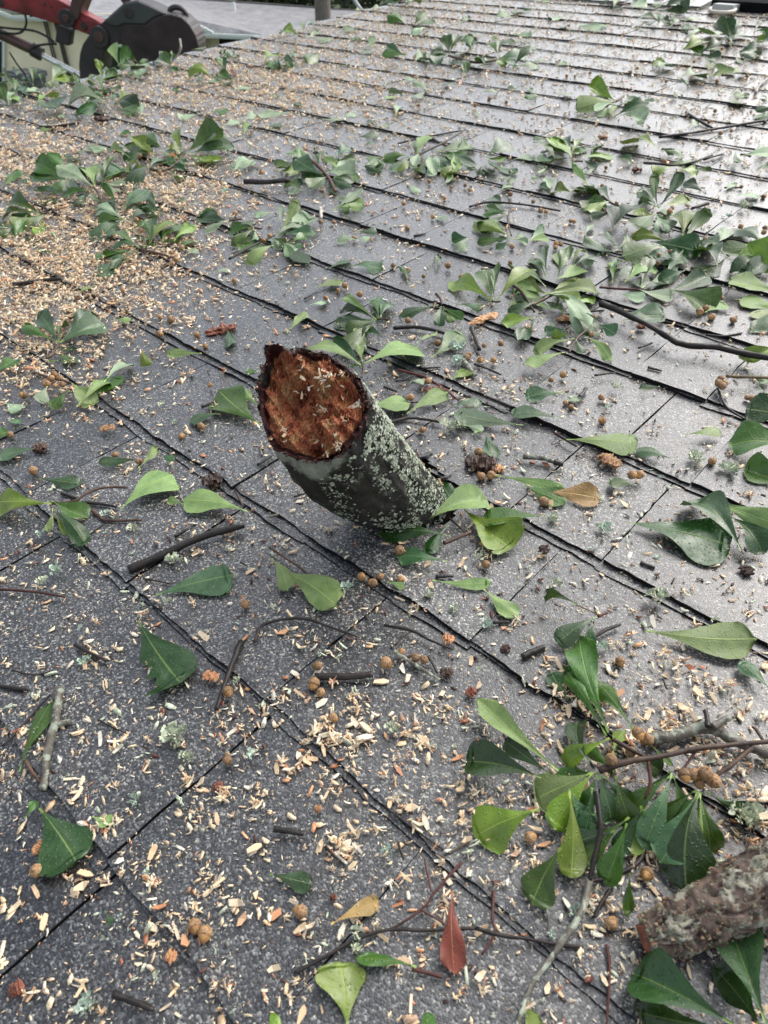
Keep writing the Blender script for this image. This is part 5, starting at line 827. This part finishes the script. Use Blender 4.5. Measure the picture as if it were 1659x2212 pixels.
# ragged rim of bark crumbs
V = []; Fc = []
for q in range(480):
    k = random.randrange(NS); s = rim[k]; a = 2 * math.pi * k / NS; dens = .4 + .6 * (math.sin(a) > -.1)
    if random.random() > dens: continue
    inn = random.uniform(-.03, .07); P = s + (cen - s) * inn + fn * random.uniform(-.003, .0018); r = random.uniform(.0004, .0012); b = len(V); mr_ = Matrix.Rotation(random.uniform(0, 6.28), 3, Vector((random.gauss(0, 1), random.gauss(0, 1), random.gauss(0, 1)))) @ Matrix.Diagonal(Vector((random.uniform(.8, 3.2), random.uniform(.5, 1.2), random.uniform(.3, .7)))) 
    for v in ((1, 0, 0), (-1, 0, 0), (0, 1, 0), (0, -1, 0), (0, 0, 1), (0, 0, -1)): V.append(Wp(P + (mr_ @ Vector(v)) * r))
    Fc += [(b + i, b + j, b + l) for i, j, l in ((0, 2, 4), (2, 1, 4), (1, 3, 4), (3, 0, 4), (2, 0, 5), (1, 2, 5), (3, 1, 5), (0, 3, 5))]
obj('splinters', *fibres(), rand_mat('torn_fibres', [(0, (.5, .19, .07)), (.3, (.3, .085, .03)), (.55, (.58, .3, .12)), (.75, (.42, .13, .05)), (.9, (.1, .03, .015)), (1, (.6, .38, .18))], .5, .3, 500), stub)
obj('ragged_rim', V, Fc, rand_mat('rim_crumbs', [(0, (.02, .008, .008)), (.5, (.06, .016, .012)), (.85, (.13, .035, .02)), (1, (.03, .025, .02))], .5, .3, 400), stub)
# lichen crust on the right flank
V = []; Fc = []; CL = [(random.uniform(-.02, .97), random.uniform(0, 2 * math.pi), random.choice([.03, .06, .1, .16])) for _ in range(420)]
for q in range(22000):
    cg, ca, cs = CL[int(random.random() ** 1.3 * len(CL))]; g_ = cg + random.gauss(0, cs * .5); k = int(round((ca + random.gauss(0, cs * 1.5)) / (2 * math.pi) * NS)) % NS
    if not -.03 < g_ < .97: continue
    if True: pass
    a = 2 * math.pi * k / NS; aa = math.degrees(a); aa = aa - 360 if aa > 180 else aa
    # strong on the right flank, patchy on the front, none on the far left
    w_ = math.exp(-((aa + 12) / 42) ** 2) * 1.1 + .35 * math.exp(-((aa + 75) / 35) ** 2) + .3 * math.exp(-((aa - 70) / 40) ** 2)
    w_ *= 1.8 * max(0, fb(math.cos(a) * 2.6, math.sin(a) * 2.6, g_ * 5.5) + .22 + .35 * math.exp(-((aa + 5) / 28) ** 2))
    if g_ > .82: w_ *= .7
    if -100 < aa < -45 and g_ < .55: w_ *= .55
    if random.random() > w_ * .9: continue
    p = base[k] + (rim[k] - base[k]) * g_; c_ = b0 + (fc - b0) * g_; out = (p - c_); out -= axis * out.dot(axis); out.normalize()
    p = p + out * (.0035 * math.sin(math.pi * g_ if g_ > 0 else 0) + .0125 * math.sin(math.pi * min(1, max(0, g_)) ** .9) * max(0, math.cos(a - 3.95)) ** 1.5 - .0055 * math.sin(math.pi * max(0, g_)) * max(0, math.cos(a - .6)) + .0015); tn = out.cross(axis).normalized()
    r = random.uniform(.0005, .0011) * (1 + 1.3 * random.random() ** 3); ang = random.uniform(0, 6.28); b = len(V); n_ = 6; V.append(Wp(p + out * (.0004 + r * .15)))
    for j in range(n_):
        t = ang + j * 2 * math.pi / n_; rr = r * random.uniform(.55, 1.25); V.append(Wp(p + (tn * math.cos(t) + axis * math.sin(t)) * rr + out * (random.uniform(-.1, .75) * r)))
    Fc += [(b, b + 1 + j, b + 1 + (j + 1) % n_) for j in range(n_)]
obj('lichen_crust', V, Fc, rand_mat('crusty_lichen', [(0, (.27, .32, .24)), (.5, (.4, .46, .35)), (.8, (.55, .6, .46)), (1, (.16, .19, .14))], .75, .4, 600), stub)
# wood chips lying on the stub
# ------------------------------------------------------------------ mossy rotten log
P = [onroof(px('B', x, y), h) for x, y, h in ((1130, 745, .012), (1260, 720, .014), (1420, 640, .018), (1600, 560, .022), (1820, 470, .026), (2100, 380, .03))]
rr = [.0085, .0135, .016, .019, .0225, .0235]; vs, fs = tube_geo([Wp(p) for p in P], rr, 90, 0, True, 1, 26)
vv = []
for i, v in enumerate(vs): n_ = Vector((v.x * 90, v.y * 90, v.z * 90)); ag = 2 * math.pi * (i % 90) / 90; ln = i // 90; cc_ = vs[ln * 90:(ln + 1) * 90]; ctr = (cc_[0] + cc_[len(cc_) // 2]) / 2; od = (v - ctr).normalized(); fis = abs(noise.noise(Vector((math.cos(ag) * 5, math.sin(ag) * 5, ln * .06)))); d = Vector((noise.noise(n_), noise.noise(n_ + Vector((9, 0, 0))), noise.noise(n_ + Vector((0, 9, 0))))) * .0028 - od * .0035 * max(0, .13 - fis) / .13 + od * .0008 * noise.fractal(n_ * 3, .8, 2.2, 4); n2 = n_ * 3.1; vv.append(v + d + Vector((noise.noise(n2), noise.noise(n2 + Vector((5, 0, 0))), noise.noise(n2 + Vector((0, 5, 0))))) * .0006)
M_LOG = bark_mat('rotten_log_bark', (.04, .026, .02), (.24, .17, .13), .47, 55, (.36, .35, .27), .6)
log = empty('rotten_log', Wp(P[0])); tag(log, 'mossy rotten log with crumbling bark entering at the bottom right corner', 'log'); obj('log_body', vv, fs, M_LOG, log, True)
V = []; Fc = []
for _ in range(1600):
    i = random.randrange(len(vv)); p = Vector(vv[i]); r = random.uniform(.0003, .0013); b = len(V)
    for v in ((1, 0, 0), (-1, 0, 0), (0, 1, 0), (0, -1, 0), (0, 0, 1)): V.append(p + Vector((v[0] * random.uniform(.5, 1.6), v[1] * random.uniform(.5, 1.6), v[2] * random.uniform(.5, 1.3))) * r)
    Fc += [(b + i_, b + j, b + 4) for i_, j in ((0, 2), (2, 1), (1, 3), (3, 0))]
obj('moss_and_crumbs', V, Fc, rand_mat('moss_crumbs', [(0, (.16, .17, .08)), (.35, (.2, .21, .14)), (.6, (.12, .05, .03)), (.85, (.4, .28, .17)), (1, (.06, .035, .025))], .7, .3, 300), log)
vs, fs = tube_geo([Wp(onroof(px('B', x, y), h)) for x, y, h in ((1125, 700, .014), (1150, 790, .010), (1185, 880, .004))], [.0045, .004, .0025], 10, .4); obj('torn_bark_strip', vs, fs, M_CHUNK['r'], log, True)
# ------------------------------------------------------------------ ring and clip by the ridge vent
rg = empty('lifting_ring', Wp(onroof(px('2', 1465, 42), .006))); tag(rg, 'cream oval metal ring with a square clip lying below the ridge vent', 'metal ring'); M_CREAM = simple('cream_metal', (.55, .5, .4), .4)
pts = [Wp(onroof(px('2', 1463 + 55 * math.cos(a * math.pi / 8), 42 + 13 * math.sin(a * math.pi / 8)), .010)) for a in range(17)]; vs, fs = tube_geo(pts, [.006] * 17, 8, 0, False); obj('ring', vs, fs, M_CREAM, rg, True)
a = Wp(onroof(px('2', 1478, 32), .012)); mb = MB(); mb.box(a, (.035, 0, 0), (0, .03, 0), (0, 0, .010)); obj('clip', mb.v, mb.f, simple('grey_clip', (.4, .42, .42), .4), rg)
# ------------------------------------------------------------------ wood chips and crumbs
def surf(v): f = (v / E) % 1.0; return -TK(v // E + 1) * f
G = [(150, 560, 200, 130, 7.5), (60, 700, 150, 130, 6), (380, 410, 120, 50, 5.0), (60, 340, 140, 60, 3.5), (330, 520, 120, 50, 3), (550, 190, 260, 70, 2), (330, 640, 200, 90, .9), (1400, 1560, 190, 130, 2.0), (1330, 1480, 120, 60, .8), (850, 1640, 150, 110, 1.5), (700, 1560, 120, 80, .6), (1500, 150, 400, 120, .15), (900, 60, 300, 60, .4), (1450, 1900, 220, 180, 1.2), (780, 1830, 140, 90, 1.0), (1080, 1900, 150, 150, .8), (330, 1900, 250, 200, .5), (1600, 1750, 120, 120, 1.5), (200, 1480, 250, 200, .1), (60, 800, 100, 60, 1.6), (250, 880, 160, 60, .6)]
def dens(d):
    x, y = d; s = .30 + (.25 if y > 1500 else 0) + .55 * max(0, min(1, (620 - y) / 350)) * (1 if x < 850 else max(.3, 1 - (x - 850) / 350))
    for gx, gy, rx, ry, w_ in G: s += w_ * math.exp(-((x - gx) / rx) ** 2 - ((y - gy) / ry) ** 2)
    for gx, gy, rx, ry in ((1430, 1000, 240, 130), (1420, 820, 160, 60), (820, 1215, 120, 60)): s -= .17 * math.exp(-((x - gx) / rx) ** 2 - ((y - gy) / ry) ** 2)
    return max(s, .05)
def chip_shape(L, Wd, H, rs, curl):
    """a bent flake: 3 cross sections"""
    V = []; sk = rs.uniform(-.3, .3)
    for i in range(3):
        f = -1 + i; w1 = Wd * (rs.uniform(.75, 1) if i == 1 else rs.uniform(.15, .95)); x = f * L * .5 + rs.uniform(-.1, .1) * L
        for (sy, sz) in ((-1, 0), (1, 0), (1, 1), (-1, 1)): V.append((x + sk * sy * Wd * .5, sy * w1 * .5, sz * H + curl * L * (f * f) * .5 + rs.uniform(-.15, .15) * H))
    Fc = []
    for i in range(2):
        b = i * 4
        for j in range(4): Fc.append((b + j, b + (j + 1) % 4, b + 4 + (j + 1) % 4, b + 4 + j))
    Fc += [(3, 2, 1, 0), (8, 9, 10, 11)]; return V, Fc
rs = random.Random(3); PROTO = [chip_shape(1, rs.uniform(.2, .6), rs.uniform(.05, .14), rs, rs.uniform(-.1, .55)) for _ in range(16)]
def clump(rs):
    V = []; Fc = []
    for q in range(rs.choice([3, 4, 5])):
        v, f = chip_shape(rs.uniform(.55, 1.0), rs.uniform(.1, .3), rs.uniform(.05, .1), rs, rs.uniform(0, .6)); m = Matrix.Rotation(rs.uniform(0, 6.28), 3, 'Z') @ Matrix.Rotation(rs.gauss(0, .55), 3, 'Y') @ Matrix.Rotation(rs.gauss(0, .8), 3, 'X'); o = Vector((rs.gauss(0, .16), rs.gauss(0, .16), .1 + abs(rs.gauss(0, .12)))); b = len(V)
        V += [tuple(m @ Vector(p) + o) for p in v]; Fc += [tuple(i + b for i in g) for g in f]
    return V, Fc
PROTO += [clump(rs) for _ in range(10)]; NP = len(PROTO)
PROTO_F = [np.array(p[1]) for p in PROTO]; PROTO_V = [np.array(p[0]) for p in PROTO]
def sample(n, fdens, cap, zone):
    out = []; tries = 0; u0, u1, v0, v1 = zone
    while len(out) < n and tries < n * 40:
        tries += 1; u, v = rng.uniform(u0, u1) * E, rng.uniform(v0, v1) * E; d = proj((u, v, 0))
        if not (-25 < d[0] < 1685 and -25 < d[1] < 2240) or inhole(u, v): continue
        if (u - b0.x) ** 2 + (v - b0.y) ** 2 < .038 ** 2: continue
        clump = .2 + 2.0 * max(0, noise.noise(Vector((u * 42, v * 42, 1))) + .12) + .6 * max(0, noise.noise(Vector((u * 120, v * 120, 5))))
        if rng.random() * cap < fdens(d) * clump: out.append((u, v, d, fdens(d)))
    return out
def place(pts, smin, smax, mean, mat, name, label, cat, keep=0, lift=1.0, pile=True):
    items = []
    for (u, v, d, ds) in pts:
        L = min(smax, max(smin, rng.lognormal(math.log(mean), .55))); dist = (Vector((u, v, 0)) - CAMP).length
        L *= 1 + .12 * min(1, max(0, dist - .9))
        z = surf(v) + .0006 + (rng.random() ** 2 * min(.007, .0014 * ds) if pile else 0)
        items.append((L * (.8 + .2 * rng.random()) / dist, u, v, z, L, d))
    items.sort(key=lambda q: -q[0]); ind = [q for q in items[:keep * 2] if 12 < q[5][0] < 1645 and 12 < q[5][1] < 2200][:keep]; ids = set(map(id, ind)); rest = [q for q in items if id(q) not in ids]
    allv = []; allf = []; b = 0
    def xf(q):
        az = rng.uniform(0, 6.283); tl = rng.normal(0, .28 * lift); rl = rng.normal(0, .32 * lift); m = (Matrix.Rotation(az, 3, 'Z') @ Matrix.Rotation(tl, 3, 'Y') @ Matrix.Rotation(rl, 3, 'X')); return W3 @ m, Wp((q[1], q[2], q[3] + abs(tl) * q[4] * .3 + abs(rl) * q[4] * .12))
    for q in rest:
        m, o_ = xf(q); k = (rng.integers(16) if rng.random() > .2 * pile else 16 + rng.integers(10)); P_ = PROTO_V[k] * q[4]; allv.append(P_ @ np.array(m).T + np.array(o_)); allf.append(PROTO_F[k] + b); b += len(P_)
    if allv:
        me = bpy.data.meshes.new(name); vv_ = np.concatenate(allv).astype(np.float32); ff = np.concatenate(allf).astype(np.int32)
        me.vertices.add(len(vv_)); me.vertices.foreach_set('co', vv_.ravel()); me.loops.add(ff.size); me.loops.foreach_set('vertex_index', ff.ravel()); me.polygons.add(len(ff)); me.polygons.foreach_set('loop_start', np.arange(0, ff.size, 4, dtype=np.int32)); me.update(calc_edges=True); me.materials.append(mat)
        o = bpy.data.objects.new(name, me); COL.objects.link(o); tag(o, label, cat, None, 'stuff')
    return ind, xf
pts = sample(64000, dens, 8.0, (-16.2, 7, -1.4, 20.3)); near = sample(2600, dens, 3.2, (-4.5, 2.2, -1.3, 4.5))
ind, xf = place(pts + near, .0012, .0098, .0035, M_CHIP, 'sawdust_chips', 'fine pale sawdust and wood chips strewn over the whole roof', 'wood chips', keep=300)
CM = [mesh('wood_chip', [Vector(v) for v in p[0]], p[1], M_CHIP) for p in PROTO]
for q in ind:
    m, o_ = xf(q); k = rng.integers(NP); o = bpy.data.objects.new('wood_chip', CM[k]); COL.objects.link(o); o.matrix_world = Matrix.Translation(o_) @ m.to_4x4() @ Matrix.Scale(q[4], 4)
    L_ = min(LAND, key=lambda l: (l[1] - q[5][0]) ** 2 + (l[2] - q[5][1]) ** 2); dx, dy = q[5][0] - L_[1], q[5][1] - L_[2]; sd_ = ('right of' if dx > 0 else 'left of') if abs(dx) > abs(dy) else ('below' if dy > 0 else 'above')
    tag(o, f'large pale wood chip among those {sd_} {L_[0]}', 'wood chip', 'large wood chips')
du_ = sample(9000, lambda d: .3 + dens(d), 5.0, (-4.5, 2.4, -1.3, 5.0)) + sample(9000, lambda d: dens(d), 7.0, (-14, -3, 3, 12))
place(du_, .0006, .002, .0012, M_CHIP, 'sawdust', 'powdery pale sawdust lying between the larger chips', 'sawdust', pile=False)
# long thin shreds and dark crumbs
sh = sample(3600, lambda d: .5 + .3 * dens(d), 2.5, (-16.2, 7, -1.4, 20.3)) + sample(900, lambda d: .6, 1.0, (-4.5, 2.2, -1.3, 4.5))
place(sh, .0014, .006, .0026, M_CRUMB, 'bark_crumbs', 'dark red-brown crumbs of bark scattered between the chips', 'bark crumbs')
lp = sample(1100, lambda d: .5, 1.0, (-16.2, 7, -1.4, 20.3)) + sample(420, lambda d: .6, 1.0, (-4.5, 2.2, -1.3, 4.5))
place(lp, .002, .008, .0038, M_LICH, 'lichen_crumbs', 'tiny pale grey-green lichen flakes scattered over the shingles', 'lichen crumbs', lift=1.8)
# chips resting on the stub's face and flank
V = []; Fc = []
for q in range(90):
    if q < 50:
        x, y = random.choice([(560, 370), (600, 350), (480, 390), (380, 400), (560, 545), (650, 860), (600, 840), (320, 720), (290, 790), (820, 520), (690, 700), (700, 350), (430, 250)]); P = onface(px('S', x + random.gauss(0, 40), y + random.gauss(0, 28))); P = P + fn * (depthf(P, (P - cen).length / .042) + .0012); n_ = fn
    else:
        t = random.random(); x, y = 1130 + 260 * t, 860 + 220 * t; P = CAMP + (onroof(px('S', x + random.gauss(0, 18), y + random.gauss(0, 18))) - CAMP) * (.93 + .02 * random.random()); k_ = min(range(NS), key=lambda k: (base[k] + (rim[k] - base[k]) * .2 - P).length); g_ = .42 - .38 * t; P = base[k_] + (rim[k_] - base[k_]) * g_; n_ = (P - (b0 + (fc - b0) * g_)).normalized(); P = P + n_ * .003
    s = random.uniform(.0025, .0068) * (1 if q < 50 else .8); m = n_.to_track_quat('Z', 'Y').to_matrix() @ Matrix.Rotation(random.uniform(0, 6.28), 3, 'Z') @ Matrix.Rotation(random.gauss(0, .3), 3, 'X'); pr = random.choice(PROTO); b = len(V)
    V += [Wp(P + m @ (Vector(v) * s)) for v in pr[0]]; Fc += [tuple(i + b for i in f) for f in pr[1]]
tag(obj('settled_chips', V, Fc, M_CHIP, stub), kind='stuff')
settle()
for o in bpy.data.objects:
    if '_o' in o.keys(): del o['_o']
